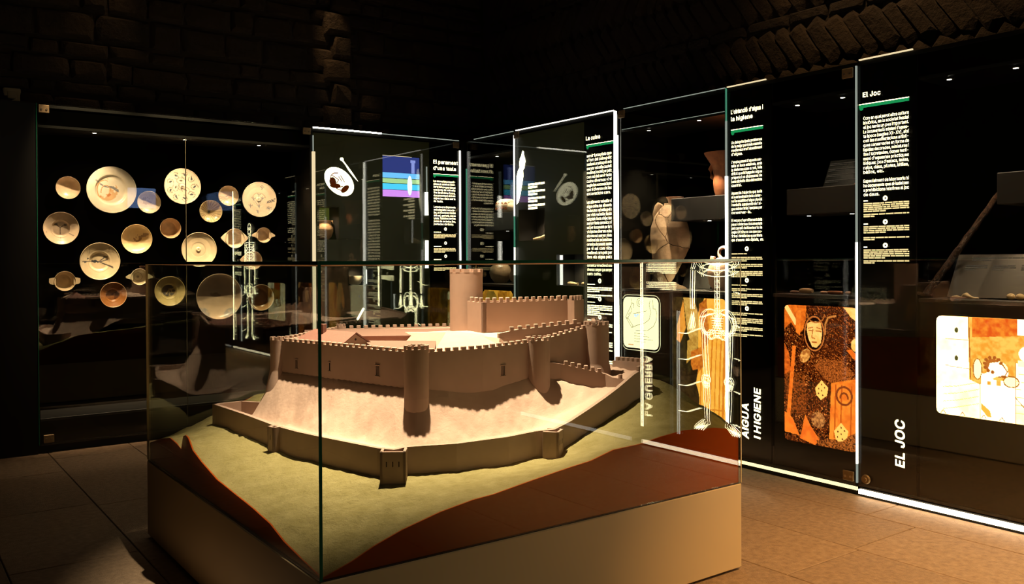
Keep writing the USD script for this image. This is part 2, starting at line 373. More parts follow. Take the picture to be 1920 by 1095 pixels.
t = thing('wall_socket', 'small pale square socket plate on the dark stone wall at far left', 'socket', (.975, 8.36, 2.84))
part('plate', bx(.90, 1.03, 8.385, 8.44, 2.84, 2.96, .008), 'socket_plastic', t); part('cover', bx(.93, 1.0, 8.377, 8.387, 2.87, 2.93, .004), 'socket_plastic', t)
t = thing('wall_monitor', 'blue video monitor on the rear wall, seen only as a reflection among the plates', 'monitor', (4.26, -2.65, 2.5))
part('housing', bx(3.98, 4.54, -2.70, -2.63, 2.52, 2.95, .01), 'black_panel', t); part('screen', bx(4.0, 4.52, -2.632, -2.628, 2.54, 2.93), 'screen_blue', t)

# ------------------------------------------------------------------ show cases
def hinge(t, fr, u0, v0, side=1, w=.075, h=.062):
    p = part('patch_fitting', lb(fr, u0, u0+w*side, v0, v0+h, .0, .014, .003), 'steel', t)
    for k in (.25, .75):
        c = P3(fr, u0+w*side*k, v0+h*.45, .014)
        part('bolt', tube([c-fr[3]*.004, c+fr[3]*.005], [.0085, .0075], 8), 'bolt', p)
def downlight(t, c):
    p = part('downlight', lathe([(.0, .016), (.03, .016), (.03, .0), (.022, -.004), (.0, -.004)], 16, c), 'lamp_housing', t)
    part('lens', lathe([(0, -.0055), (.014, -.0055), (.014, -.0045), (0, -.0045)], 12, c), 'lamp_lens', p)
def panes(t, fr, us, v0=.062, v1=ZT, mt='pane_glass'):
    for a, b in zip(us[:-1], us[1:]): part('glass_pane', lb(fr, a+.003, b-.003, v0, v1, -.010, 0), mt, t)
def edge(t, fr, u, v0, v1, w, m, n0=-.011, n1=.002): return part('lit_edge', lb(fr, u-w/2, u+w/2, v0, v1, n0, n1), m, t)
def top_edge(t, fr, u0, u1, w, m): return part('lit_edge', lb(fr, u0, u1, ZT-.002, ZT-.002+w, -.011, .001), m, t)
def shell(t, fr, u0, u1, depth=.56):
    part('back_panel', lb(fr, u0, u1, .06, ZT-.03, -depth-.015, -depth), 'black_felt', t)
    for a in (u0, u1-.014): part('side_panel', lb(fr, a, a+.014, .06, ZT-.03, -depth, -.022), 'black_panel', t)
    part('top_panel', lb(fr, u0, u1, ZT-.03, ZT-.006, -depth, -.014), 'black_panel', t)
    part('base_plinth', lb(fr, u0, u1, 0, .056, -depth+.03, -.06), 'plinth_base', t)
    part('bottom_panel', lb(fr, u0, u1, .056, .075, -depth, -.014), 'black_panel', t)
def display(t, fr, u0, u1, lower=True, lamps=(), floor_v=1.235, depth=.56):
    part('fascia', lb(fr, u0+.015, u1-.015, 2.575, ZT-.03, -.04, -.024), 'black_felt', t)
    part('display_ceiling', lb(fr, u0+.015, u1-.015, 2.555, 2.575, -depth+.005, -.024), 'black_panel', t)
    part('display_floor', lb(fr, u0+.015, u1-.015, floor_v, floor_v+.022, -depth+.005, -.02, .002), 'niche_grey' if lower else 'shelf_black', t)
    if lower: part('lower_panel', lb(fr, u0+.015, u1-.015, .076, floor_v-.001, -.05, -.034), 'black_gloss', t)
def text_panel(t, fr, u0, u1, v0=.076, v1=ZT-.03): return part('text_panel', lb(fr, u0, u1, v0, v1, -.034, -.020), 'black_gloss', t)
def bar(p, fr, u0, u1, v, m='print_green'):
    g = shapely.union_all([sbox(0, -.0235, u1-u0, -.004), Point(.016, -.026).buffer(.0135)])
    part('green_bar', flat(g, at(fr, u0, v, -.0185)), m, p); part('rule', flat(sbox(0, -.004, u1-u0, .0025), at(fr, u0, v, -.0183)), 'text_white', p)
def ring(p, fr, u, v, r=.017): part('icon', flat(Point(0, 0).buffer(r).difference(Point(0, 0).buffer(r*.32)), at(fr, u, v, -.0185)), 'text_white', p)
def heading(p, fr, u, v, lines, h=.045, w=None): part('heading', text(lines, h, h*1.75, w, at(fr, u, v, -.0185), False, 1., .035), 'text_white', p)
def body(p, fr, u, v, w, lines, h=.0195, pitch=.0281): part('body_text', text(lines, h, pitch, w, at(fr, u, v, -.0185)), 'text_white', p)
def notes(p, fr, u, v, w, rows, pitch=.0122, m='text_cream', last=.5): part('small_print', small_print(rows, w, pitch, at(fr, u, v, -.0185), rng, last=last), m, p)
def title(p, fr, u, v, lines, h=.07, pitch=.155, m='text_white'):
    for i, l in enumerate(lines): part('title', text([l], h, 1, None, up_frame(at(fr, 0, 0, -.0185), u+i*pitch, v[i] if np.ndim(v) else v), False, 1., .028, .11), m, p)
def shelf_block(t, fr, u0, u1, v0=1.80, v1=1.98, n0=-.545, n1=-.15, m='shelf_black'): return part('shelf_block', lb(fr, u0, u1, v0, v1, n0, n1, .004), m, t)
def lamp_row(t, items, z):
    for x, y in items: downlight(t, (x, y, z))
U = lambda y: YL-y

# --- left row: the plates
cL0 = thing('display_cabinet', 'wide black glass showcase full of round ceramic plates and bowls', 'display cabinet', (2.18, 7.9, 0))
shell(cL0, FR_L, 1.045, 3.324, .47); display(cL0, FR_L, 1.045, 3.324, False, floor_v=.25, depth=.47)
panes(cL0, FR_L, [1.045, 2.176, 3.318])
part('lower_panel', lb(FR_L, 1.06, 3.31, .076, .249, -.05, -.034), 'black_gloss', cL0)
lamp_row(cL0, [(p[0], p[1]) for p in PLATE_LAMPS], 2.552)
edge(cL0, FR_L, 1.047, .07, ZT, .006, 'glass_edge'); edge(cL0, FR_L, 2.176, .10, 2.55, .005, 'joint_edge')
hinge(cL0, FR_L, 3.306, 2.672, -1); hinge(cL0, FR_L, 1.06, 2.665); hinge(cL0, FR_L, 1.075, .085)
bp_ = thing('end_panel', 'plain black panel closing the left end of the plate showcase', 'panel', (-.95, 7.9, 0))
part('panel', lb(FR_L, -2.95, 1.040, .002, ZT, -.5, -.005), 'black_panel', bp_)

# --- left row: the laid table
cL1 = thing('display_cabinet', 'black glass bay with glowing plate and knife picture, video screen and table text', 'display cabinet', (4.17, 7.9, 0))
shell(cL1, FR_L, 3.326, 5.0, .47)
panel = sbox(3.345, .08, 4.60, 2.70).difference(shapely.union_all([sbox(3.40, 1.70, 3.60, 2.01), sbox(3.70, 1.26, 3.96, 1.42), sbox(4.065, 2.125, 4.495, 2.54)]))
part('front_panel', extrude(panel, .012, at(FR_L, 0, 0, -.034)), 'olive_film', cL1)
for (a, b, c, d), m in (((3.40, 3.60, 1.70, 2.01), 'clay_cream'), ((3.70, 3.96, 1.26, 1.42), 'niche_grey')):
    nb = part('niche', [lb(FR_L, a-.01, b+.01, c-.012, c, -.24, -.035), lb(FR_L, a-.01, b+.01, d, d+.012, -.24, -.035), lb(FR_L, a-.012, a, c, d, -.24, -.035), lb(FR_L, b, b+.012, c, d, -.24, -.035)], 'shelf_black', cL1)
    part('niche_back', lb(FR_L, a-.01, b+.01, c-.01, d+.01, -.255, -.241), 'olive_niche' if c > 1.6 else 'niche_grey', nb)
part('niche_tube', tube([P3(FR_L, 3.925, 1.27, -.1), P3(FR_L, 3.925, 1.41, -.1)], .006), 'edge_white', cL1)
gp = part('plate_picture', flat(Polygon(ell(3.606, 2.252, .168, .118, 40, rot=-.62)).difference(shapely.union_all([Polygon(ell(3.54, 2.245, .034, .048, 16, rot=.2)), Polygon(ell(3.565, 2.212, .055, .022, 16)), Polygon(ell(3.665, 2.185, .05, .026, 16, rot=.7))])), at(FR_L, 0, 0, -.0215)), 'graphic_white', cL1)
part('outline', strokes([ell(3.606, 2.252, .10, .07, 24, 2.2, 5.6, -.62)[:], [(3.53, 2.31), (3.60, 2.27), (3.58, 2.24)], [(3.60, 2.30), (3.63, 2.26)], [(3.62, 2.31), (3.66, 2.25)], [(3.58, 2.19), (3.64, 2.21)]], .007, at(FR_L, 0, 0, -.0208)), 'board_red', gp)
part('food', flat(shapely.union_all([Polygon(ell(3.54, 2.245, .028, .04, 16, rot=.2)), Polygon(ell(3.565, 2.212, .05, .017, 16)), Polygon(ell(3.665, 2.185, .045, .021, 16, rot=.7))]), at(FR_L, 0, 0, -.0217)), 'board_red', gp)
kn = Polygon([(3.633, 2.452), (3.648, 2.462), (3.664, 2.44), (3.70, 2.40), (3.745, 2.345), (3.785, 2.29), (3.806, 2.262), (3.785, 2.275), (3.745, 2.315), (3.70, 2.365), (3.668, 2.415)])
part('knife_picture', flat(kn, at(FR_L, 0, 0, -.0215)), 'graphic_white', cL1); part('knife_pommel', flat(Polygon(ell(3.633, 2.468, .02, .017, 14)), at(FR_L, 0, 0, -.0213)), 'graphic_white', cL1)
part('spoon_picture', flat(LineString([(3.79, .935), (3.85, 1.03)]).buffer(.012), at(FR_L, 0, 0, -.0215)), 'graphic_white', cL1)
tp = text_panel(cL1, FR_L, 4.61, 4.985)
heading(tp, FR_L, 4.648, 2.49, ['El parament', "d'una taula"], .036); bar(tp, FR_L, 4.646, 4.950, 2.385)
body(tp, FR_L, 4.648, 2.300, .268, ['Les excavacions arqueolò-', 'giques al castell de Mont-', 'soriu han proporcionat', 'conjunts de vaixella', 'fina de diversa forma,', 'documentant així els', 'aspectes dels estris', 'de taula.', '', 'La taula era disposada', 'amb els plats i escude-', 'lles, on hi havia les viandes', 'amb sal, ganivets, copes', 'i plats. També es servien', 'peces de ceràmica fina,', 'portades de lluny.'], .0205, .0293)
for k, v in enumerate((1.80, 1.655, 1.52)):
    ring(tp, FR_L, 4.79, v+.02); notes(tp, FR_L, 4.648, v-.018, .09, 1, m='text_white', last=1.); notes(tp, FR_L, 4.648, v-.04, .268, 4); 
notes(tp, FR_L, 4.648, 1.415, .268, 3)
panes(cL1, FR_L, [3.332, 4.962])
edge(cL1, FR_L, 3.336, 2.52, 2.67, .008, 'edge_dim'); edge(cL1, FR_L, 3.341, .5, 2.52, .026, 'edge_warm', -.03)
edge(cL1, FR_L, 4.56, 2.19, 2.45, .008, 'edge_dim'); edge(cL1, FR_L, 4.56, 1.955, 2.19, .026, 'edge_bright', -.03); edge(cL1, FR_L, 4.56, 1.42, 1.70, .026, 'edge_bright', -.03); edge(cL1, FR_L, 4.535, 2.16, 2.34, .03, 'graphic_amber', -.033, -.03)
edge(cL1, FR_L, 4.962, 1.3, 2.64, .016, 'edge_white'); edge(cL1, FR_L, 4.962, .5, 1.3, .010, 'edge_dim')
top_edge(cL1, FR_L, 3.334, 4.05, .014, 'edge_bright'); top_edge(cL1, FR_L, 4.05, 4.95, .008, 'edge_dim')
hinge(cL1, FR_L, 4.945, 2.66, -1); 
part('corner_post', lb(FR_L, 5.0, 5.55, .002, ZT-.01, -.5, -.02), 'black_panel', cL1)
sc = thing('video_screen', 'small lit video screen showing blue, green, cyan and violet stripes', 'screen', (4.28, 7.75, 2.12))
part('housing', lb(FR_L, 4.067, 4.493, 2.127, 2.538, -.075, -.030), 'black_panel', sc)
for v0, v1, m in ((2.372, 2.534, 'screen_navy'), (2.318, 2.37, 'screen_sky'), (2.268, 2.312, 'screen_lime'), (2.204, 2.262, 'screen_cyan'), (2.132, 2.2, 'screen_violet')):
    part('screen_band', lb(FR_L, 4.072, 4.488, v0, v1, -.031, -.027), m, sc)
part('screen_post', [lb(FR_L, 4.395, 4.432, 2.372, 2.485, -.0275, -.0262), lb(FR_L, 4.385, 4.442, 2.478, 2.506, -.0275, -.0262)], 'screen_post', sc)
part('screen_top', lb(FR_L, 4.072, 4.40, 2.534, 2.539, -.031, -.026), 'edge_warm', sc)
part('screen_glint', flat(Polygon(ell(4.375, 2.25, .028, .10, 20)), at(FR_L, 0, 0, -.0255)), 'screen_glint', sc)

# --- right row
def right(y1, y0, label): 
    t = thing('display_cabinet', label, 'display cabinet', (XR+.25, (y0+y1)/2, 0)); shell(t, FR_R, U(y1), U(y0)); return t
cR0 = right(7.66, 6.81, 'narrow black glass bay in the corner holding pots over a golden picture')
display(cR0, FR_R, U(7.66), U(6.81)); shelf_block(cR0, FR_R, U(7.52), U(6.86)); panes(cR0, FR_R, [U(7.64), U(6.815)])
lamp_row(cR0, [(5.13, 7.25)], 2.552); edge(cR0, FR_R, U(7.645), .4, 2.45, .012, 'edge_green'); top_edge(cR0, FR_R, U(7.5), U(6.82), .006, 'edge_dim')
lamp_row(cR0, [(5.22, 7.2)], 1.796)
cR1 = right(6.805, 5.372, 'black glass bay with white figure and caption, bone niches and kitchen text')
pn = sbox(U(6.79), .08, U(5.80), 2.70).difference(shapely.union_all([sbox(U(6.76), 1.68, U(6.36), 1.98), sbox(U(6.19), 1.265, U(5.60+.21), 1.545)]))
part('front_panel', extrude(pn, .012, at(FR_R, 0, 0, -.034)), 'olive_film', cR1)
for a, b, c, d in ((U(6.76), U(6.36), 1.68, 1.98), (U(6.19), U(5.81), 1.265, 1.545)):
    nb = part('niche', [lb(FR_R, a-.01, b+.01, c-.012, c, -.24, -.035), lb(FR_R, a-.01, b+.01, d, d+.012, -.24, -.035), lb(FR_R, a-.012, a, c, d, -.24, -.035), lb(FR_R, b, b+.012, c, d, -.24, -.035)], 'shelf_black', cR1)
    part('niche_back', lb(FR_R, a-.01, b+.01, c-.01, d+.01, -.255, -.241), 'niche_grey', nb)
part('niche_tube', tube([P3(FR_R, U(6.42), 1.70, -.1), P3(FR_R, U(6.42), 1.97, -.1)], .008), 'edge_white', cR1)
part('niche_tube', tube([P3(FR_R, U(6.165), 1.27, -.06), P3(FR_R, U(6.165), 1.54, -.06)], .014), 'edge_white', cR1)
fig = Polygon([(.005, 2.03), (.005, 2.30), (.03, 2.36), (.055, 2.385), (.05, 2.43), (.06, 2.47), (.085, 2.50), (.095, 2.53), (.11, 2.545), (.13, 2.53), (.135, 2.49), (.15, 2.46), (.155, 2.43), (.145, 2.415), (.14, 2.375), (.115, 2.355), (.12, 2.30), (.10, 2.22), (.07, 2.12), (.04, 2.05)])
part('figure_picture', flat(fig, at(FR_R, U(6.80), 0, -.0215)), 'graphic_white', cR1)
for k in range(4): part('caption', small_print(2, .26, .028, at(FR_R, U(6.61), 2.19-k*.066+.01, -.0215), rng, .75, .55), 'text_white', cR1)
tp = text_panel(cR1, FR_R, U(5.795), U(5.388))
heading(tp, FR_R, U(5.77), 2.535, ['La cuina'], .032); bar(tp, FR_R, U(5.765), U(5.40), 2.495)
body(tp, FR_R, U(5.762), 2.385, .318, filler(rng, 10, 26)+['']+filler(rng, 18, 26), .0255, .0365)
v = 1.28
for k in range(5):
    ring(tp, FR_R, U(5.60), v+.035, .021); notes(tp, FR_R, U(5.762), v, .1, 1, m='text_white', last=1.); notes(tp, FR_R, U(5.762), v-.03, .318, 3+k % 2, .0165, 'text_white'); notes(tp, FR_R, U(5.762), v-.095, .318, 2, .0165, 'text_white'); v -= .155
panes(cR1, FR_R, [U(6.80), U(5.392)])
edge(cR1, FR_R, U(6.807), 1.92, 2.70, .010, 'edge_white'); edge(cR1, FR_R, U(6.807), 1.62, 1.92, .010, 'edge_green'); edge(cR1, FR_R, U(6.807), 1.35, 1.62, .014, 'edge_white'); edge(cR1, FR_R, U(6.807), .4, 1.35, .010, 'edge_dim')
edge(cR1, FR_R, U(5.384), .2, 2.735, .020, 'edge_bright', -.014, .006)
part('light_tube', lb(FR_R, U(5.374)+.0, U(5.374)+.02, .55, 2.53, -.014, .004), 'edge_bright', cR1)
top_edge(cR1, FR_R, U(6.78), U(5.40), .010, 'edge_white'); hinge(cR1, FR_R, U(6.79), 2.665)
cR2 = right(5.345, 4.212, 'black glass bay with broken amphora above the glowing map and robe pictures')
display(cR2, FR_R, U(5.345), U(4.212)); shelf_block(cR2, FR_R, U(4.895), U(4.235)); panes(cR2, FR_R, [U(5.34), U(4.218)])
lamp_row(cR2, [(5.13, 5.104), (5.075, 4.52)], 2.552); lamp_row(cR2, [(5.20, 4.53)], 1.796)
edge(cR2, FR_R, U(4.21), 2.50, 2.735, .006, 'edge_green'); edge(cR2, FR_R, U(4.21), 2.1, 2.50, .010, 'edge_dim'); edge(cR2, FR_R, U(4.21), .25, 2.1, .017, 'edge_white', -.014, .004)
top_edge(cR2, FR_R, U(5.28), U(4.22), .005, 'edge_dim'); part('lit_edge', lb(FR_R, U(5.32), U(4.24), 2.572, 2.576, -.024, -.018), 'edge_dim', cR2); hinge(cR2, FR_R, U(5.335), 2.665)
cR3 = right(4.208, 3.172, 'black glass bay on water and hygiene, with glowing knight picture')
tp = text_panel(cR3, FR_R, U(4.19), U(3.835))
display(cR3, FR_R, U(3.835), U(3.172)); shelf_block(cR3, FR_R, U(3.80), U(3.20), m='block_grey'); panes(cR3, FR_R, [U(4.203), U(3.178)])
lamp_row(cR3, [(5.13, 3.686), (5.13, 3.34)], 2.552); lamp_row(cR3, [(5.22, 3.659), (5.22, 3.33)], 1.796)
heading(tp, FR_R, U(4.178), 2.545, ["L'obtenció d'aigua i", 'la higiene'], .029, .275); bar(tp, FR_R, U(4.178), U(3.895), 2.43)
body(tp, FR_R, U(4.176), 2.328, .272, ['Un dels principals problemes', 'de la major part dels castells', "medievals era l'abastiment", "d'aigua.", '', "L'emplaçament d'aquests cas-", 'tells en llocs enlairats, amb', 'la defensa com a raó, feia', 'difícil que hi hagués aigua', 'propera i es disposava de', 'bons dipòsits dins del recinte', 'castral.', '', "Aquest és l'objectiu que tenia", 'el manteniment de la cister-', "na i la recollida d'aigua pluvial", "i també la conducció de l'ai-", 'gua subterrània i tasques per', 'conservar-la.', '', "El recurs d'aprofitament dels", 'pous i cisternes documentats', 'pel castell de Montsoriu és', 'segle XIV hi ha un cas que con-', 'firma i detalla les quantitats', "que s'usaven dels dipòsits, etc."], .0195, .0281)
v = 1.545
for k in range(3):
    ring(tp, FR_R, U(4.04), v+.025); v -= .015
    for r in ((1, 3, 3, 4), (1, 2, 3, 3), (2, 4, 3, 2))[k]: notes(tp, FR_R, U(4.176), v, .272, r); v -= r*.0122+.014
    v -= .02
title(tp, FR_R, U(4.03), (.215, .225), ['AIGUA', 'I HIGIENE'], .056, .105)
edge(cR3, FR_R, U(3.17), .08, 2.71, .009, 'edge_dim'); edge(cR3, FR_R, U(3.17), .2, 1.6, .011, 'edge_white'); top_edge(cR3, FR_R, U(4.2), U(3.86), .008, 'edge_warm')
hinge(cR3, FR_R, U(3.186), 2.64, -1); hinge(cR3, FR_R, U(3.186), .085, -1)
part('label_plate', lb((P3(FR_R, U(3.64), 1.981, -.34), FR_R[1], np.array([.45, 0, .9])/1.006, np.array([-.9, 0, .45])/1.006), 0, .44, 0, .22, 0, .006), 'black_panel', cR3)
fl = (P3(FR_R, U(3.63), 1.99, -.333), FR_R[1], np.array([.45, 0, .9])/1.006, np.array([-.9, 0, .45])/1.006)
for k in range(4): part('label_print', small_print(2, .25+.03*k, .012, (fl[0]+fl[2]*(.05+k*.045),)+fl[1:], rng, .4, .4), 'text_dim', cR3)
cR4 = right(3.168, 1.952, 'black glass bay on games, with glowing castle wall picture at far right')
tp = text_panel(cR4, FR_R, U(3.155), U(2.79))
display(cR4, FR_R, U(2.79), U(1.952)); shelf_block(cR4, FR_R, U(2.385), U(1.97), m='niche_grey'); panes(cR4, FR_R, [U(3.162), U(1.957)])
lamp_row(cR4, [(5.13, 2.639), (5.13, 2.268)], 2.552); lamp_row(cR4, [(5.22, 2.2)], 1.796)
heading(tp, FR_R, U(3.134), 2.508, ['El Joc'], .029); bar(tp, FR_R, U(3.160), U(2.83), 2.465)
body(tp, FR_R, U(3.131), 2.365, .300, ['Com en qualsevol altra cultura', 'històrica, en la societat feudal', 'el joc tenia un pes important.', "La documentació existent d'aques-", 'ta època (segles XII-XV), així', 'com les manifestacions artísti-', 'ques conservades en forma de', 'làpides decorades, miniatures i', 'fins i tot retaules, donen testi-', "moni d'aquestes pràctiques", "lúdiques: jocs d'escacs, taules,", 'naips, daus, pilotes, bitlles,', 'bèlics, etc.', '', 'Especialment de Montsoriu hi', 'ha documents que al·ludeixen', 'a prohibicions relatives al joc', 'de daus.'], .0195, .0281)
for k in range(3):
    v = 1.845-.145*k
    ring(tp, FR_R, U(2.985), v+.022, .016); notes(tp, FR_R, U(3.131), v+.008, .03, 1, m='text_white', last=1.); notes(tp, FR_R, U(3.131), v-.01, .300, 5-(k == 1)); notes(tp, FR_R, U(3.131), v-.078, .300, 2, last=.25)
title(tp, FR_R, U(2.864), .228, ['EL JOC'], .058)
top_edge(cR4, FR_R, U(3.15), U(2.80), .008, 'edge_warm')
c = P3(FR_R, U(3.105), .115, 0.); part('lock', [tube([c, c+FR_R[3]*.012], [.030, .026], 16), tube([c+FR_R[3]*.012, c+FR_R[3]*.02], [.014, .012], 10)], 'steel', cR4)
ls = (P3(FR_R, U(2.70), 1.262, -.21), FR_R[1], np.array([.5, 0, .87]), np.array([-.87, 0, .5]))
part('label_plate', lb(ls, 0, .70, 0, .29, 0, .006), 'label_grey', cR4)
for k in range(3): part('label_print', small_print(3, .13, .014, (ls[0]+ls[1]*(.06+.16*k)+ls[2]*.21+ls[3]*.007,)+ls[1:], rng, .4, .5), 'text_dim', cR4)
part('label_print', small_print(2, .30, .014, (ls[0]+ls[1]*.09+ls[2]*.262+ls[3]*.007,)+ls[1:], rng, .4, .4), 'text_dim', cR4)
# --- right row, beyond the edge of the picture: seen as reflections in the glass round the model
cR5 = right(1.948, .40, 'black glass bay on war with a line-drawn skeleton, seen only as a reflection')
part('front_panel', lb(FR_R, U(1.93), U(.82), .08, 2.70, -.034, -.022), 'black_gloss', cR5)
tp = text_panel(cR5, FR_R, U(.81), U(.42)); panes(cR5, FR_R, [U(1.942), U(.44)])
heading(tp, FR_R, U(.78), 2.52, ['La guerra'], .046); bar(tp, FR_R, U(.78), U(.47), 2.465)
body(tp, FR_R, U(.78), 2.36, .30, filler(rng, 12, 28)+['']+filler(rng, 8, 28), .0195, .0281)
for k in range(3):
    v = 1.68-.17*k; ring(tp, FR_R, U(.62), v, .018); notes(tp, FR_R, U(.78), v-.03, .31, 8 if k == 1 else 5, .0135, 'text_bright')
title(tp, FR_R, U(.455), .235, ['LA GUERRA'], .061, m='text_bright')
edge(cR5, FR_R, U(.425), .15, 2.7, .003, 'wire_light'); edge(cR5, FR_R, U(.60)-.22, .15, 1.1, .003, 'edge_bright'); edge(cR5, FR_R, U(.50)-.25, .15, 1.3, .004, 'edge_dim')
cR6 = right(.396, -2.6, 'long plain black glass bay past the skeleton bay, outside the picture')
part('front_panel', lb(FR_R, U(.38), U(-2.58), .08, 2.70, -.034, -.022), 'black_gloss', cR6); panes(cR6, FR_R, [U(.39), U(-1.1), U(-2.59)])
# strip lights under the right-hand row
t = thing('strip_light', 'cream strip light glowing along the foot of the water and kitchen bays', 'strip light', (5.03, 4.3, 0))
part('tube', bx(5.018, 5.030, 3.172, 5.38, .030, .051), 'strip_cream', t); part('channel', bx(5.030, 5.072, 3.172, 5.38, .004, .055), 'black_panel', t)
t = thing('strip_light', 'dim strip light along the foot of the long plain bay, outside the picture', 'strip light', (5.01, -.3, 0))
part('tube', bx(5.002, 5.014, -1.2, .30, .018, .045), 'edge_white', t); part('channel', bx(5.014, 5.072, -1.2, .30, .004, .055), 'black_panel', t)
t = thing('strip_light', 'bright white strip light glowing along the foot of the games bay', 'strip light', (5.01, .3, 0))
part('tube', bx(5.000, 5.014, .44, 3.15, .018, .047), 'strip_white', t); part('channel', bx(5.014, 5.072, .44, 3.15, .004, .055), 'black_panel', t)

# the skeleton on the war bay: bent wires of light laid on the panel
sk = part('skeleton_drawing', [tube([P3(FR_R, U(1.2)+a, b, -.012) for a, b in l], .0028, 4) for l in
    [ell(0, 2.02, .075, .10, 20), ell(-.03, 2.03, .018, .02, 9), ell(.03, 2.03, .018, .02, 9), [(-.03, 1.955), (.03, 1.955)], [(-.035, 1.935), (.035, 1.935)], ell(0, 1.92, .05, .035, 9, np.pi, 2*np.pi)]
    + [ell(0, 1.86-.042*k, .014, .017, 8) for k in range(21)]
    + [[(-.19, 1.80), (-.08, 1.81), (0, 1.79), (.08, 1.81), (.19, 1.80)], ell(-.20, 1.78, .028, .028, 9), ell(.20, 1.78, .028, .028, 9)]
    + [ell(s*.075, 1.74-.045*k, .075+.012*k-.0016*k*k, .035, 12, -.4 if s > 0 else np.pi-2.7+.0, 3.0 if s > 0 else np.pi+.4) for k in range(9) for s in (-1, 1)]
    + [ell(0, 1.74-.046*k, .145+.006*k, .05, 16, np.pi*1.05, np.pi*1.95) for k in range(8)]
    + [[(s*.21, 1.76), (s*.225, 1.60), (s*.235, 1.45), (s*.25, 1.42)] for s in (-1, 1)] + [[(s*.185, 1.76), (s*.20, 1.60), (s*.21, 1.46), (s*.235, 1.42)] for s in (-1, 1)]
    + [[(s*.245, 1.41), (s*.255, 1.27), (s*.25, 1.12)] for s in (-1, 1)] + [[(s*.225, 1.41), (s*.232, 1.27), (s*.235, 1.12)] for s in (-1, 1)]
    + [[(s*.24, 1.10), (s*(.215+.016*k), .97-.01*(k % 3))] for s in (-1, 1) for k in range(5)]
    + [ell(s*.08, 1.03, .085, .10, 16, rot=s*.4) for s in (-1, 1)] + [ell(s*.08, 1.02, .06, .075, 14, rot=s*.4) for s in (-1, 1)] + [ell(s*.055, .94, .03, .035, 10) for s in (-1, 1)]
    + [[(-.05+.0045*k, 1.06-.018*k), (.05-.0045*k, 1.06-.018*k)] for k in range(9)]
    + [[(s*.135, .97), (s*.13, .80), (s*.115, .62)] for s in (-1, 1)] + [[(s*.105, .95), (s*.10, .80), (s*.085, .62)] for s in (-1, 1)]
    + [ell(s*.10, .60, .028, .03, 10) for s in (-1, 1)]
    + [[(s*.12, .575), (s*.122, .45), (s*.11, .31)] for s in (-1, 1)] + [[(s*.085, .575), (s*.08, .45), (s*.09, .31)] for s in (-1, 1)]
    + [[(s*.09, .31), (s*.08, .27), (s*.15, .235), (s*.22, .225), (s*.20, .25), (s*.13, .30)] for s in (-1, 1)] + [[(s*(.12+.02*k), .285-.012*k), (s*(.16+.016*k), .228)] for s in (-1, 1) for k in range(4)]
    + [[(s*.02, 1.10), (s*.16, 1.06), (s*.15, .98), (s*.06, .90), (0, .93)] for s in (-1, 1)] + [ell(s*.11, .60-.02*k, .034-.006*k, .036-.006*k, 10) for s in (-1, 1) for k in range(3)] + [[(s*.235+.012*j, 1.415), (s*.24+.012*j, 1.25), (s*.24+.008*j, 1.12)] for s in (-1, 1) for j in (-1, 1)] + [[(s*(.10+.018*k), .26-.004*k), (s*(.15+.022*k), .214)] for s in (-1, 1) for k in range(4)] + [[(-.012, 1.84), (-.012, 1.0)], [(.012, 1.84), (.012, 1.0)]]
    + [[(.16, .98-.2*k), (.30, .93-.2*k), (.38, .93-.2*k)] for k in range(4)] + [[(-.16, 1.5-.24*k), (-.30, 1.46-.24*k), (-.38, 1.46-.24*k)] for k in range(6)]], 'wire_light', cR5)

# ------------------------------------------------------------------ pictures lit from behind: flat prints
def canvas(w, h, n):
    nx = n; ny = max(2, int(n*h/w)); x, y = np.meshgrid(np.linspace(0, 1, nx+1), np.linspace(0, 1, ny+1))
    i, j = np.meshgrid(np.arange(ny), np.arange(nx), indexing='ij'); a = i*(nx+1)+j
    q = np.stack([a, a+nx+1, a+nx+2, a+1], -1).reshape(-1, 4)
    return x.ravel(), y.ravel(), np.vstack([q[:, [0, 1, 2]], q[:, [0, 2, 3]]])
class Paint:
    """x, y in 0..1, y downwards"""
    def __init__(s, w, h, n): s.w, s.h = w, h; s.x, s.y, s.f = canvas(w, h, n); s.c = np.zeros((len(s.x), 3)); s.q = np.stack([s.x*w, s.y*h, s.x*0], 1)
    def tex(s, sc, seed, oct=4): return meshkit.fbm(s.q*sc+seed*7.3, oct, seed)
    def fill(s, pts, col, col2=None, sc=40., seed=1):
        p = pts if hasattr(pts, 'geom_type') else Polygon(pts); m = shapely.contains_xy(p, s.x, s.y) if p is not None else np.ones(len(s.x), bool); s.put(m, col, col2, sc, seed)
    def put(s, m, col, col2=None, sc=40., seed=1):
        if col2 is None: s.c[m] = col
        else:
            t = np.clip((s.tex(sc, seed)-.35)/.3, 0, 1)[:, None]; s.c[m] = (np.array(col)*(1-t)+np.array(col2)*t)[m]
    def line(s, pts, w, col): m = shapely.distance(shapely.points(s.x*s.w, s.y*s.h), LineString([(a*s.w, b*s.h) for a, b in pts])) < w/2; s.c[m] = col
    def out(s, parent, fr, r=.03, name='picture', label=None):
        o, U, V, _ = fr; v = o+(s.x*s.w)[:, None]*U-(s.y*s.h)[:, None]*V
        dx, dy = np.maximum(r-np.minimum(s.x*s.w, s.w-s.x*s.w), 0), np.maximum(r-np.minimum(s.y*s.h, s.h-s.y*s.h), 0)
        bad = (dx*dx+dy*dy > r*r)[s.f].any(1)
        return part(name, (v, s.f[~bad]), 'painting', parent, col=s.c, label=label)
DK, OR_, YE, CR = (.035, .008, .002), (.80, .20, .02), (1.1, .62, .12), (1.25, .85, .30)
k_ = Paint(.55, .925, 150)
k_.put(k_.x > -1, (.008, .002, .001), (.085, .018, .003), 80, 3)
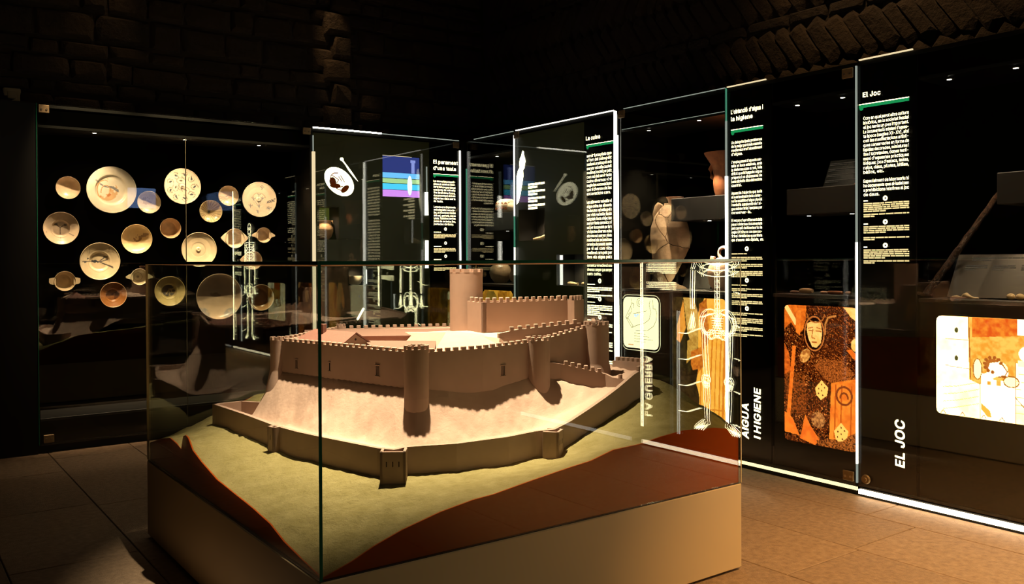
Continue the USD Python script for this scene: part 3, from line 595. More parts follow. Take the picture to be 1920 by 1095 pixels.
n = k_.tex(170, 5, 3); k_.put((n > .62), (.42, .12, .018)); n = k_.tex(120, 9, 2); k_.put((n > .70), (.75, .32, .07))
k_.fill([(.30, .0), (.82, 0), (.86, .34), (.62, .36), (.36, .34)], (.012, .003, .001), (.10, .024, .005), 150, 12); n = k_.tex(210, 21, 2); k_.put((n > .66) & shapely.contains_xy(Polygon([(.28, 0), (.84, 0), (.95, .5), (.4, .5)]), k_.x, k_.y), (.55, .17, .03))
k_.fill([(0, 0), (.32, 0), (.30, .16), (.22, .21), (.1, .13), (0, .18)], (.85, .24, .02), (.55, .12, .01), 50, 2)
k_.fill([(0, .02), (.05, 0), (.19, .12), (.16, .15)], CR)
k_.fill([(.17, .02), (.25, .02), (.23, .22), (.17, .2)], (.95, .3, .03), (.7, .18, .02), 60)
k_.fill([(.82, 0), (1, 0), (1, .10), (.92, .07)], CR, YE, 40, 4); k_.fill(ell(.98, .26, .06, .045), CR, YE, 40, 4); k_.fill([(.86, .30), (1, .38), (1, .33), (.92, .29)], OR_)
k_.fill([(0, .48), (.30, .50), (.32, .78), (.04, .80)], (.02, .005, .001), (.36, .10, .015), 150, 6); k_.fill([(0, .28), (.07, .36), (.10, .48), (0, .52)], OR_, (.4, .08, .01), 60)
k_.fill([(.12, .30), (.17, .30), (.085, .83), (.02, .90)], (.95, .28, .03), (.75, .17, .015), 60)
k_.fill([(.42, .43), (.52, .38), (.80, .38), (.97, .46), (.85, .53), (.70, .55), (.55, .51)], (.03, .007, .002), (.55, .17, .03), 210, 8)
k_.fill(Polygon(ell(.43, .20, .155, .135)), (.008, .002, .001)); k_.line(ell(.43, .20, .135, .122), .010, (.50, .18, .04))
k_.fill([(.33, .13), (.40, .11), (.52, .12), (.54, .19), (.52, .265), (.46, .30), (.40, .295), (.35, .24), (.325, .18)], CR, (1.1, .62, .16), 30, 5)
for a, b, w in (((.345, .165), (.41, .155), .006), ((.46, .155), (.53, .165), .006), ((.36, .18), (.41, .18), .009), ((.46, .18), (.52, .182), .009), ((.41, .17), (.395, .225), .006), ((.395, .23), (.44, .235), .007), ((.40, .262), (.46, .262), .010)): k_.line([a, b], w, (.45, .16, .03))
k_.line([(.58, .13), (.62, .08), (.72, .065)], .012, (.55, .26, .06)); k_.line([(.58, .13), (.58, .2)], .01, (.5, .22, .05)); k_.line(ell(.45, .06, .12, .06, 16, 0, np.pi), .008, (.42, .16, .03))
k_.fill(ell(.30, .365, .08, .045, rot=-.4), (.9, .55, .14), (.4, .16, .03), 80, 3)
k_.fill([(.66, .54), (1, .49), (1, .86), (.93, .88), (.80, .93), (.63, .94)], (.98, .36, .04), (.78, .20, .02), 26, 9)
for x in (.72, .80, .93): k_.line([(x, .55), (x-.02, .92)], .010, (.55, .12, .01))
k_.line(ell(.83, .62, .10, .062), .014, (.22, .05, .01)); k_.line(ell(.83, .635, .05, .035, 14, np.pi, 2*np.pi), .012, (.22, .05, .01))
k_.fill([(0, .79), (.12, .83), (.22, .95), (0, .94)], (1., .30, .03), (.85, .2, .02), 30); k_.fill([(.30, .79), (.38, .87), (.50, .955), (.44, 1), (.22, .97), (.24, .94)], (.95, .28, .03), (.8, .18, .02), 30)
k_.fill(ell(.48, .815, .095, .055), (.65, .34, .10), (.12, .03, .01), 60, 2)
for cx, cy, s in ((.53, .59, 1.), (.79, .875, 1.05)):
    k_.fill([(cx-.09*s, cy), (cx, cy-.062*s), (cx+.09*s, cy-.012), (cx+.07*s, cy+.045*s), (cx-.01, cy+.08*s), (cx-.07*s, cy+.05*s)], (1.3, .80, .20))
    for dx, dy in ((-.04, 0), (0, -.03), (.04, -.012), (0, .012), (-.045, .035), (.015, .045)): k_.fill(ell(cx+dx*s, cy+dy*s, .010, .007, 8), (.05, .012, .003))
k_.fill([(.45, .965), (.63, .945), (.80, .94), (.93, .88), (1, .87), (1, 1), (.5, 1)], (.02, .005, .001), (.50, .17, .03), 150, 7)
k_.c = k_.c*np.array([1.35, .95, .75]); k_.out(cR3, at(FR_R, U(3.735), 1.185, -.0325), label='backlit painted detail of a mail-clad soldier, dice and spear')
d_ = Paint(.53, .98, 120)
d_.put(d_.x > -1, (.016, .012, .004), (.045, .035, .012), 40, 3)
d_.fill([(.22, 0), (.42, 0), (.62, .30), (.44, .42), (.30, .28)], (.62, .38, .10), (.85, .58, .2), 60, 2); d_.fill([(.10, .22), (.22, .02), (.27, .24), (.16, .36), (.09, .34)], (.9, .35, .05), (1, .5, .1), 40)
d_.fill([(.30, .34), (.50, .28), (.62, .34), (.45, .40), (.36, .48), (.28, .52)], (.75, .50, .14), (.5, .28, .06), 60, 5)
d_.fill([(.50, .12), (.62, 0), (1, 0), (1, 1), (.30, 1), (.42, .66), (.50, .46)], (1.15, .58, .09), (1.2, .72, .17), 18, 6)
d_.fill([(.52, .05), (.66, 0), (.70, .34), (.58, .40), (.54, .22)], (.42, .10, .015), (.8, .28, .04), 50, 8)
for x, w in ((.56, .012), (.66, .008), (.74, .014), (.82, .008), (.90, .012), (.97, .02)): d_.line([(x+.05, .1), (x, .5), (x-.03, 1)], w, (.85, .30, .03))
d_.fill([(.36, .42), (.55, .38), (.60, .52), (.50, .58), (.46, .64), (.36, .52)], (.85, .30, .04), (.55, .14, .02), 60, 9)
d_.fill(ell(.30, .72, .24, .14, rot=.5), (.02, .012, .006), (.05, .03, .012), 60, 4); d_.fill([(.36, .57), (.50, .55), (.46, .66), (.36, .68)], (.02, .012, .006))
d_.fill([(.08, .80), (.30, .86), (.42, .83), (.30, .97), (.05, .95)], (.30, .06, .01), (.15, .03, .006), 40)
d_.line([(.30, .86), (1, .84)], .010, (.85, .32, .04))
d_.c = d_.c*np.array([1.35, 1.02, .66]); d_.out(cR2, at(FR_R, U(4.775), 1.205, -.0325), label='backlit painted detail of a golden robe pouring water')
W2 = .70
c_ = Paint(W2, .575, 210)
WH, CM = (2.6, 2.1, 1.15), (2.2, 1.55, .6)
c_.put(c_.x > -1, (.85, .32, .03), (1.0, .52, .09), 45, 3)
c_.fill([(.30, 0), (.68, 0), (.68, .16), (.30, .2)], (.72, .085, .008), (.85, .24, .02), 45, 4)
c_.fill([(0, 0), (.262, 0), (.275, .62), (.36, .66), (.36, 1), (0, 1)], WH, CM, 9, 5); c_.fill([(.36, .655), (.63, .655), (.63, 1), (.36, 1)], WH); c_.fill([(.63, .42), (1, .42), (1, 1), (.63, 1)], CM, WH, 8, 6)
c_.fill([(.645, 0), (1, 0), (1, .155), (.645, .155)], WH)
for x in (.37, .445, .52, .59): c_.fill([(x, .60), (x+.045, .60), (x+.045, .67), (x, .67)], WH)
for x in (.65, .75, .85, .94): c_.fill([(x, .395), (x+.06, .395), (x+.06, .45), (x, .45)], CM)
c_.fill(ell(.72, .33, .065, .075), WH); c_.fill(ell(.50, .49, .075, .075), CM); c_.fill(ell(.34, .51, .032, .095), CM); c_.fill(ell(.60, .605, .055, .05), CM)
LN, LD = (.40, .10, .012), (.08, .07, .015)
c_.fill(ell(.46, .46, .062, .062), (.50, .14, .02)); c_.fill([(.44, .44), (.52, .42), (.58, .52), (.57, .56), (.50, .56), (.44, .60), (.40, .58)], WH); c_.fill([(.37, .55), (.45, .54), (.47, .62), (.37, .62)], WH)
for a_ in np.arange(9)*.55: c_.fill(ell(.46+.065*math.cos(a_+1.6), .455+.072*math.sin(a_+1.6), .016, .018, 8), (.42, .10, .012))
c_.line([(.27, 0), (.285, .62)], .005, LN); c_.line([(.08, .23), (.27, .235)], .003, LN); c_.line([(.08, .5), (.275, .52)], .003, LN)
for k in range(4): c_.line([(.06, .72+.075*k), (.18, .70+.07*k), (.35, .64+.07*k)], .003, (1.1, .55, .08))
c_.line([(.36, .65), (.36, 1)], .004, LN); c_.line([(.635, .42), (.635, 1)], .004, LN)
for k in range(6):
    c_.line([(.63, .52+.075*k), (1, .53+.075*k)], .003, (1.2, .6, .12))
    for x in (.72, .84, .95): c_.line([(x+(k % 2)*.05, .52+.075*k), (x+(k % 2)*.05, .595+.075*k)], .003, (1.2, .6, .12))
for x, y in ((.17, .14), (.17, .42), (.79, .58)): c_.fill(ell(x, y, .016, .026), LD if y < .5 else LN)
c_.line([(.53, .44), (.57, .51), (.55, .56), (.50, .57)], .006, LN); c_.fill(ell(.545, .56, .022, .012), LN); c_.line(ell(.34, .51, .034, .1), .005, LN); c_.line(ell(.60, .605, .058, .052), .006, LN)
c_.line([(.63, .75), (.70, .84)], .004, LN); c_.fill([(.37, .84), (.44, .91), (.45, .97), (.42, .97), (.37, .90)], (1.1, .45, .05)); c_.line(ell(.76, .09, .05, .055), .004, LN); c_.line([(.73, .06), (.79, .12)], .006, LD)
n = c_.tex(75, 5, 2); c_.put((n > .5) & shapely.contains_xy(Polygon(ell(.865, .32, .07, .10)), c_.x, c_.y), LD)
for x in (.33, .49, .66, .80): c_.line([(x-.29, .99), (x-.27, .955), (x-.25, .99)], .004, LN)
c_.c = c_.c*1.35; c_.out(cR4, at(FR_R, U(2.675), 1.162, -.0325), label='backlit painted detail of castle walls with a red sky')
g_ = Paint(.52, .90, 34)
g_.put(g_.x > -1, (.38, .20, .03), (.95, .58, .10), 16, 3); g_.fill(ell(.3, .12, .2, .12), (.16, .12, .03), (.32, .22, .05), 30); g_.fill([(.5, .0), (.9, .0), (1, .5), (.6, .6)], (.7, .36, .04), (.3, .14, .02), 30, 6)
g_.c = g_.c*np.array([1., .72, .4]); g_.out(cR0, at(FR_R, U(7.40), 1.195, -.0325), label='backlit golden painted detail')
fm = at(FR_R, U(5.325), .772, -.0325)
mp = part('map_picture', flat(rrect(.405, .418, .05), fm), 'map_glow', cR2, label='backlit pale yellow line plan of the castle'); 
fo = at(FR_R, U(5.345), .752, -.0325); part('map_outline', flat(rrect(.447, .458, .07).difference(shapely.affinity.translate(rrect(.433, .444, .063), .007, .007)), fo), 'map_outline', cR2)
fi = at(FR_R, U(5.325), .772, -.0312)
part('plan_drawing', strokes([[(.03, .25), (.09, .34), (.10, .30), (.05, .235), (.03, .25)], [(.03, .25), (.10, .165), (.115, .18), (.05, .25)], [(.10, .165), (.17, .19), (.25, .21), (.30, .24)], [(.09, .34), (.10, .37), (.13, .36), (.12, .33)], ell(.19, .375, .03, .033, 16), ell(.19, .375, .014, .016, 10), [(.12, .28), (.22, .30), (.27, .31)], [(.30, .24), (.32, .30), (.30, .36), (.31, .39)], [(.37, .33), (.385, .30), (.38, .24), (.35, .19), (.28, .15)], [(.34, .40), (.345, .33), (.37, .33)], [(.15, .14), (.20, .145)], [(.22, .145), (.27, .15)], [(.10, .38), (.10, .405)], [(.08, .29), (.06, .27)]], .0035, fi), 'map_ink', mp)
part('plan_lettering', small_print(2, .05, .012, (fi[0]+.13*fi[1]+.27*fi[2],)+fi[1:], rng, .6), 'screen_blue', mp)
part('plan_key', [small_print(1, .13+.04*(k % 3), .012, (fi[0]+.13*fi[1]+(.12-.022*k)*fi[2],)+fi[1:], rng, .25, 1.) for k in range(4)], 'clay_buff', mp)
part('plan_scale', flat(sbox(.06, .022, .12, .028), fi), 'map_red', mp)

# ------------------------------------------------------------------ the plates and bowls
INK, BRN = (.055, .06, .075), (.40, .19, .07)
def dish(name, label, x, z, r, depth, shape, base, rough_seed, deco=None, rim=None, lugs=None, group=None):
    """a turned dish facing the room, rim at y = 8.06; deco: painter of front colours"""
    y = 8.06; d = depth*(1.35 if shape == 'bowl' and depth < .08 else 1.12 if shape == 'well' else 1.); t = thing(name, label, name.replace('_', ' ').split()[-1], (x, y, z-r))
    if shape == 'plate': pf = [(0, d), (.30, d), (.55, d*.97), (.60, d*.85), (.66, d*.45), (.72, d*.36), (.86, d*.2), (.97, .004), (1., 0)]
    elif shape == 'flat': pf = [(0, d*.8), (.10, d*.74), (.13, d*.9), (.16, d), (.40, d), (.43, d*.93), (.7, d*.7), (.97, .006), (1., 0)]
    elif shape == 'bowl': pf = [(math.sin(a), d*math.cos(a)**.8) for a in np.linspace(0, np.pi/2-.02, 14)]+[(1., 0)]
    elif shape == 'well': pf = [(0, d), (.42, d*.98), (.48, d*.85), (.53, d*.62), (.60, d*.58), (.8, d*.34), (.97, .006), (1., 0)]
    else: pf = [(0, d), (.45, d*.99), (.66, d*.93), (.80, d*.75), (.90, d*.4), (.96, .01), (1., 0)]
    pf = np.array(pf); s = np.concatenate([[0], np.cumsum(np.hypot(np.diff(pf[:, 0]), np.diff(pf[:, 1])/r))])
    q = np.linspace(0, s[-1], 46); fr_, fd = np.interp(q, s, pf[:, 0]), np.interp(q, s, pf[:, 1])
    rr = np.concatenate([fr_[1:], [1.015, 1.012], [.95, .8, .6, .45, .42, 0.001]])*r; dd = np.concatenate([fd[1:], [.003, .009], np.interp([.95, .8, .6, .45], pf[:, 0], pf[:, 1])+.009, [d+.014, d+.014]])
    seg = 88; th = np.arange(seg)*2*np.pi/seg
    v = np.stack([x+rr[:, None]*np.cos(th), np.broadcast_to((y+dd)[:, None], (len(rr), seg)), z+rr[:, None]*np.sin(th)], -1).reshape(-1, 3)
    v = np.vstack([v, [x, y+d, z]]); m = len(rr); i, j = np.meshgrid(np.arange(m-1), np.arange(seg), indexing='ij')
    a = np.stack([i*seg+j, (i+1)*seg+j, (i+1)*seg+(j+1) % seg, i*seg+(j+1) % seg], -1).reshape(-1, 4)
    f = np.vstack([a[:, [0, 1, 2]], a[:, [0, 2, 3]], np.stack([np.full(seg, len(v)-1), np.arange(seg), (np.arange(seg)+1) % seg], 1)])
    lx, lz = (v[:, 0]-x)/r, (v[:, 2]-z)/r; tx = meshkit.fbm(np.stack([lx*3, lz*3, lx*0+rough_seed], 1), 4, rough_seed)
    col = np.array(base)[None]*(.82+.36*tx[:, None])
    if rim is not None: col[np.hypot(lx, lz) > .965] = rim
    front = np.arange(len(v)) < 46*seg
    if deco:
        for kind, pts, w, c in deco:
            if kind == 'l': mk = shapely.distance(shapely.points(lx, lz), LineString(pts)) < w/2
            elif kind == 'p': mk = shapely.contains_xy(Polygon(pts), lx, lz)
            else: mk = (tx > w) & shapely.contains_xy(Polygon(pts), lx, lz)
            mk[seg*45:-1] = False; col[mk] = np.array(c)*(.7+.5*tx[mk, None])
    part('body', (v, f), 'glaze', t, smooth=True, col=col)
    for sx, kind in (lugs or ()):
        if kind == 'flat': pl = Polygon([(.86, -.34), (1.30, -.26), (1.42, -.10), (1.40, .24), (1.20, .30), (.86, .34)])
        elif kind == 'ear': pl = Polygon([(.72, -.62), (1.04, -.34), (1.34, -.02), (1.36, .06), (1.04, .40), (.72, .62)])
        else: pl = Polygon([(.80, -.42), (1.12, -.22), (1.50, -.12), (1.52, .02), (1.14, .26), (.80, .40)])
        pl = shapely.affinity.scale(pl.buffer(.04), sx*r, r, origin=(0, 0)); o = np.array([x, y+.024, z])
        vv, ff = extrude(pl, .016, (o, (1, 0, 0), (0, 0, 1), (0, -1, 0))); part('handle', (vv, ff), 'glaze', t, col=np.tile(np.array(base)*1.02, (len(vv), 1)))
    for a in (2.2, .9): 
        c = np.array([x+1.015*r*math.cos(a), y, z+1.015*r*math.sin(a)]); part('peg', tube([c+[0, -.006, 0], c+[0, .002, 0], c+[0, .09, 0]], .0025, 5), 'peg_metal', t)
CRM, OCH, BUF = (.66, .54, .37), (.56, .39, .18), (.56, .41, .26)
def star(n, r0, r1, w, c, a0=0., a1=2*np.pi): return [('l', [(r0*math.cos(a), r0*math.sin(a)), (r1*math.cos(a), r1*math.sin(a))], w, c) for a in np.linspace(a0, a1, n, endpoint=False)]
dish('bowl', 'small plain ochre bowl at upper left of the plate display', 1.329, 2.118, .093, .055, 'bowl', BUF, 1)
dish('dish', 'largest cream dish with wide raised rim and worn bird painting', 1.667, 2.115, .197, .040, 'plate', (.70, .60, .43), 2,
     [('n', ell(-.18, .02, .45, .50, rot=.5), .52, (.60, .36, .17)), ('l', [(-.62, .42), (-.30, .16), (.06, .10), (.30, -.06)], .05, (.20, .18, .17)), ('l', [(-.10, .16), (.10, .14), (.30, -.0)], .05, (.22, .2, .19)), ('l', ell(-.25, 0, .30, .42, 20, 1.2, 3.9), .035, (.55, .28, .10)), ('l', ell(-.2, -.1, .2, .3, 16, .2, 3.2), .035, (.5, .26, .1)), ('p', ell(-.08, -.22, .09, .05, rot=.7), 0, (.45, .16, .05)), ('p', ell(-.42, -.30, .05, .03), 0, (.45, .2, .07))])
dish('bowl', 'small cream bowl just right of the largest dish', 1.97, 2.02, .097, .045, 'bowl', CRM, 3, [('n', ell(-.1, .15, .5, .35), .55, (.45, .33, .2))])
sw = []
for k in range(9):
    a = k*2*np.pi/9; cx, cy = .68*math.cos(a), .68*math.sin(a); sw += [('l', ell(cx, cy, .19, .14, 14, a, a+4.6, a), .035, (.22, .18, .13)), ('p', ell(cx, cy, .10, .05, 10, rot=a+.8), 0, INK)]
for cx, cy, a in ((-.05, .32, 0), (-.34, -.06, 1.2), (.20, -.20, 2.6), (.0, -.02, .4)): sw += [('l', ell(cx, cy, .24, .17, 16, a, a+4.8, a), .035, (.26, .22, .17)), ('p', ell(cx, cy, .09, .04, 10, rot=a), 0, (.12, .09, .06))]
dish('plate', 'cream plate covered all over in dark leafy scrolls', 2.257, 2.173, .158, .030, 'flat', (.68, .55, .38), 4, sw)
dish('bowl', 'yellowish bowl with fine dark rays meeting at its middle', 2.506, 1.956, .101, .050, 'bowl', (.66, .50, .26), 5, star(22, .12, .95, .028, (.34, .24, .13))+[('p', ell(0, 0, .12, .1), 0, INK)])
dish('bowl', 'small rayed bowl with purplish spot, beside the flower plate', 2.668, 2.104, .092, .048, 'bowl', (.68, .52, .34), 6, star(16, .25, .9, .03, (.42, .25, .14), 3.3, 6.2)+[('l', [(-.1, -.1), (.15, .1), (.5, .06)], .06, (.30, .2, .2))])
fl = []
for cx, cy in ((.02, .26), (-.30, .02), (.22, .06), (.18, .68), (-.50, -.40), (.58, -.50)): fl += [('l', [(cx-.10, cy+.09), (cx, cy), (cx+.13, cy+.07)], .035, (.20, .19, .19)), ('l', [(cx, cy+.13), (cx, cy-.09)], .03, (.2, .19, .19))]
fl += [('l', [(.0, -.42), (.01, .2)], .035, (.26, .25, .24)), ('l', [(.0, -.40), (-.27, -.02)], .03, (.26, .25, .24)), ('l', [(.0, -.40), (.20, .04)], .03, (.26, .25, .24)), ('p', [(-.07, -.34), (.09, -.34), (.03, -.52)], 0, (.26, .25, .24)), ('l', ell(.02, .02, .40, .36, 22, .3, 2.9), .025, (.42, .28, .17)), ('l', [(.52, -.10), (.93, .06)], .05, INK), ('l', [(.50, -.18), (.93, -.03)], .05, INK), ('l', [(.42, -.52), (.88, -.54)], .03, (.3, .29, .28)), ('p', [(-.14, -.60), (-.02, -.64), (-.06, -.82), (-.15, -.74)], 0, (.28, .26, .25))]
dish('plate', 'cream plate painted with a small sprig of blue-grey flowers', 2.96, 2.08, .163, .030, 'flat', (.68, .53, .37), 7, fl)
dish('plate', 'pinkish deep plate with inner ring and faint branching mark, at left edge', 1.275, 1.78, .134, .050, 'well', (.60, .44, .30), 8, [('l', [(0, -.34), (0, .05), (-.22, .24)], .05, (.16, .12, .09)), ('l', [(0, .05), (.22, .22)], .05, (.16, .12, .09)), ('p', ell(-.24, .26, .10, .06), 0, (.15, .11, .08)), ('p', ell(.28, .22, .09, .07), 0, (.15, .11, .08)), ('l', [(-.8, -.25), (-.55, -.18)], .03, (.22, .18, .15)), ('l', [(.45, -.3), (.7, -.44)], .03, (.22, .18, .15)), ('l', [(0, -.55), (0, -.8)], .03, (.3, .24, .2))])
dish('bowl', 'buff bowl with a dark smudge, above the painted insect plate', 1.866, 1.697, .126, .055, 'bowl', (.66, .49, .27), 9, [('n', ell(.02, .06, .42, .26), .46, (.26, .15, .07)), ('n', ell(.45, .25, .42, .14, rot=.3), .5, (.30, .2, .12)), ('p', ell(0, -.08, .07, .06), 0, (.34, .2, .1))])
dish('bowl', 'small deep orange-brown bowl in the middle of the display', 2.149, 1.795, .089, .080, 'deep', (.55, .36, .20), 10)
dish('plate', 'smooth pale plate with concentric rings, cut by the model case edge', 2.398, 1.606, .155, .032, 'flat', (.70, .55, .36), 11, [('l', ell(0, -.02, .40, .38, 40), .025, (.58, .42, .26))])
dish('bowl', 'cream bowl with two pointed ears and shadowed inside', 2.724, 1.711, .090, .075, 'deep', (.68, .53, .37), 12, lugs=((1, 'ear'), (-1, 'ear')))
dish('bowl', 'smallest two-eared bowl at the right end of the display', 2.999, 1.744, .072, .065, 'deep', (.62, .47, .32), 13, lugs=((1, 'point'), (-1, 'point')))
dish('bowl', 'one-eared pinkish bowl crossed by the edge of the model case', 2.894, 1.507, .086, .070, 'deep', (.58, .42, .28), 14, lugs=((-1, 'ear'),))
ins = [('l', [(-.85, .02), (-.50, .0), (-.30, .0), (.0, -.02), (.72, -.36)], .055, (.09, .075, .07)), ('l', [(-.35, .06), (-.22, -.06), (-.16, .06), (-.05, -.06)], .05, INK), ('l', [(.0, -.02), (.30, .24)], .055, (.16, .13, .12)), ('l', [(.04, -.04), (.42, .10)], .055, (.16, .13, .12)), ('p', ell(-.22, .0, .09, .08), 0, INK), ('p', ell(-.58, .16, .05, .05), 0, INK), ('l', [(.24, .24), (.40, .24)], .06, INK), ('l', [(-.5, .75), (-.5, .45)], .03, (.3, .22, .15)), ('l', [(.48, .75), (.46, .48)], .03, (.3, .22, .15)), ('l', [(-.85, -.03), (-.6, -.07)], .03, INK)]
dish('plate', 'cream deep plate painted with a long dark dragonfly-like insect', 1.57, 1.504, .157, .045, 'well', (.68, .53, .34), 15, ins)
dish('bowl', 'deep bowl with two flat lobed handles at lower left', 1.299, 1.341, .081, .070, 'deep', (.64, .48, .30), 16, lugs=((1, 'flat'), (-1, 'flat')))
dish('plate', 'glossy amber-brown glazed plate, darkest of the display', 1.673, 1.216, .107, .040, 'well', (.30, .115, .03), 17, [('n', ell(0, .0, .5, .4), .5, (.13, .045, .012))], rim=(.5, .3, .16))
dish('bowl', 'small greenish grey bowl with two pointed handles', 1.886, 1.368, .071, .050, 'bowl', (.42, .36, .22), 18, [('l', ell(0, 0, .5, .5), .06, (.26, .21, .12)), ('p', ell(0, 0, .16, .16), 0, (.24, .19, .11))], rim=(.66, .56, .42), lugs=((1, 'point'), (-1, 'point')))
spots = [('n', ell(0, .05, .46, .40), .47, (.08, .07, .06))]+[('p', ell(.33*math.cos(a), .02+.30*math.sin(a), .11, .08), 0, INK) for a in np.arange(7)*.9]
dish('bowl', 'yellow bowl with a cluster of blue-black blots in its well', 2.14, 1.236, .130, .050, 'well', (.60, .46, .20), 19, spots)
dish('bowl', 'very large shallow pinkish bowl low in the middle of the display', 2.578, 1.176, .207, .085, 'bowl', (.60, .44, .31), 20, [('n', ell(-.6, -.72, .3, .2, rot=-.7), .45, (.36, .32, .30)), ('n', ell(.52, -.76, .3, .2, rot=.6), .45, (.36, .32, .30)), ('n', ell(0, .1, .3, .12), .52, (.38, .24, .15))])
dish('bowl', 'thin-rimmed dark brown basin at the lower right of the display', 2.969, 1.155, .122, .085, 'deep', (.36, .20, .08), 21, rim=(.6, .46, .32))

# ------------------------------------------------------------------ other finds in the cases
def pot(name, label, cat, c, prof, m, handles=(), extra=None, wob=None, **kw):
    t = thing(name, label, cat, c); part('body', lathe(prof, 56, c, wob), m, t, smooth=40)
    for h in handles: part('handle', tube([np.array(c)+p for p in h[0]], h[1], 8), m, t, smooth=50)
    return t
def shellprof(o, th=.008):
    """outer profile (r, z) from foot to lip, turned inward to make a hollow pot"""
    o = [tuple(p) for p in o]; return [(0.0005, o[0][1])]+o+[(max(r-th, .001), z) for r, z in o[::-1] if z > o[0][1]+th]+[(.0005, o[0][1]+th)]
pot('cooking_pot', 'round-bellied clay pot with one handle in the lit green niche', 'pot', (3.497, 7.826, 1.70), shellprof([(.045, 0), (.075, .03), (.092, .08), (.092, .11), (.076, .135), (.068, .16), (.076, .185)], .006), 'clay_pot', [([(.068, 0, .172), (.092, 0, .182), (.100, 0, .15), (.092, 0, .115)], .008)])
pot('bowl', 'small cream half bowl lying tilted in the low wall niche', 'bowl', (3.825, 7.838, 1.26), shellprof([(.03, 0), (.06, .015), (.074, .045), (.080, .09)], .007), 'clay_cream')
t = thing('bone', 'pale long bone lying in the upper niche beside the white figure', 'bone', (5.14, 6.49, 1.68))
part('shaft', tube([(5.14, 6.66, 1.695), (5.14, 6.55, 1.705), (5.14, 6.45, 1.725), (5.14, 6.40, 1.73), (5.14, 6.37, 1.728)], [.014, .018, .022, .034, .03], 12), 'bone', t, smooth=60)
for nm, y0, y1, lb_ in (('bone', 6.12, 5.99, 'pale bone fragment at the left of the lower kitchen niche'), ('bone', 5.93, 5.85, 'stubby pale bone at the right of the lower kitchen niche')):
    t = thing(nm, lb_, 'bone', (5.12, (y0+y1)/2, 1.265)); part('shaft', tube([(5.12, y0, 1.281), (5.12, y0-.03, 1.283), (5.12, y1+.03, 1.278), (5.12, y1, 1.279)], [.015, .018, .012, .014], 10), 'bone', t, smooth=60)
# corner bay
t = pot('spotted_jug', 'cream spouted jug with brown spots lying on the corner bay shelf', 'jug', (5.30, 7.33, 1.98), [(0.0005, 0), (.06, 0), (.10, .03), (.115, .075), (.10, .12), (.06, .145), (.0005, .15)], 'clay_cream')
for k in range(14):
    a, z = 2.2+(k % 7)*.36, .045+.05*(k//7); r = .112 if z < .09 else .105
    c = np.array([5.30+r*math.cos(a), 7.33+r*math.sin(a), 1.98+z]); d = np.array([math.cos(a), math.sin(a), 0]); part('spot', tube([c-d*.012, c+d*.004], [.017, .013], 7), 'clay_red', t)
part('spout', tube([(5.28, 7.22, 2.04), (5.27, 7.12, 2.03), (5.26, 7.04, 2.015)], [.05, .035, .018], 10), 'clay_cream', t, smooth=50)
t = pot('dish', 'grey-brown flat dish beside the spotted jug in the corner', 'dish', (5.36, 6.95, 1.98), shellprof([(.04, 0), (.08, .02), (.10, .05), (.09, .075)], .008), 'clay_buff')
pot('jar', 'pale round clay jar standing left on the corner bay floor', 'jar', (5.30, 7.44, 1.257), shellprof([(.06, 0), (.10, .05), (.12, .11), (.10, .17), (.07, .20), (.08, .235)], .008), 'clay_buff')
pot('jar', 'pinkish squat clay jar standing right on the corner bay floor', 'jar', (5.28, 7.06, 1.257), shellprof([(.07, 0), (.11, .04), (.12, .09), (.10, .13), (.095, .15), (.125, .20), (.12, .215)], .008), 'clay_pot')
# water bay: broken amphora built of sherds
t = thing('amphora', 'tall broken pale amphora standing in the map bay, pieced together from sherds', 'amphora', (5.32, 5.03, 1.257))
pr = np.array([(.185, 0), (.20, .05), (.195, .16), (.205, .28), (.215, .40), (.205, .50), (.17, .59), (.115, .655), (.075, .685), (.068, .72), (.085, .75)])
def amp(z): return np.interp(z, pr[:, 1], pr[:, 0])
ra = np.random.RandomState(5); pr[:, 0] *= .80
def sherds(t, amp, c, a0, a1, z1, seeds, keep, m, th=.012, n0=230, n1=170):
    """cuts a turned wall into irregular sherds, each a closed piece of its own"""
    A, Z = np.meshgrid(np.linspace(a0, a1, n0), np.linspace(0, z1, n1)); P = np.stack([A*.19, Z], -1)+.022*np.stack([fbx(A*4, Z*22, 1), fbx(A*4, Z*22, 2)], -1)
    own = np.argmin(((P[:, :, None]-seeds[None, None])**2).sum(-1), -1); cell = np.where((own[:-1, :-1] == own[1:, :-1]) & (own[:-1, :-1] == own[:-1, 1:]) & (own[:-1, :-1] == own[1:, 1:]), own[:-1, :-1], -1)
    for k in range(len(seeds)):
        if k not in keep: continue
        i, j = np.nonzero(cell == k)
        if len(i) < 6: continue
        off = ra.uniform(-.005, .005); r = amp(Z)+off+.003*fbx(A*3, Z*15, 3)
        q = np.stack([i*n0+j, i*n0+j+1, (i+1)*n0+j+1, (i+1)*n0+j], 1); ids, inv = np.unique(q, return_inverse=True); q = inv.reshape(q.shape); n = len(ids)
        al, zl, rl = A.ravel()[ids], Z.ravel()[ids], r.ravel()[ids]; V = np.vstack([np.stack([c[0]+(rl-d)*np.cos(al), c[1]+(rl-d)*np.sin(al), c[2]+zl], 1) for d in (0, th)])
        E = np.concatenate([q[:, [a, (a+1) % 4]] for a in range(4)]); key = np.sort(E, 1); u, ix, ct = np.unique(key, axis=0, return_index=True, return_counts=True); E = E[ix[ct == 1]]
        F = np.vstack([q[:, [0, 1, 2]], q[:, [0, 2, 3]], q[:, [0, 2, 1]]+n, q[:, [0, 3, 2]]+n, np.stack([E[:, 0], E[:, 0]+n, E[:, 1]], 1), np.stack([E[:, 1], E[:, 0]+n, E[:, 1]+n], 1)])
        part('sherd', (V, F), m[k % len(m)], t, smooth=40)
def fbx(x, y, seed): return meshkit.fbm(np.stack([x, y, x*0+.3], -1), 3, seed)-.5
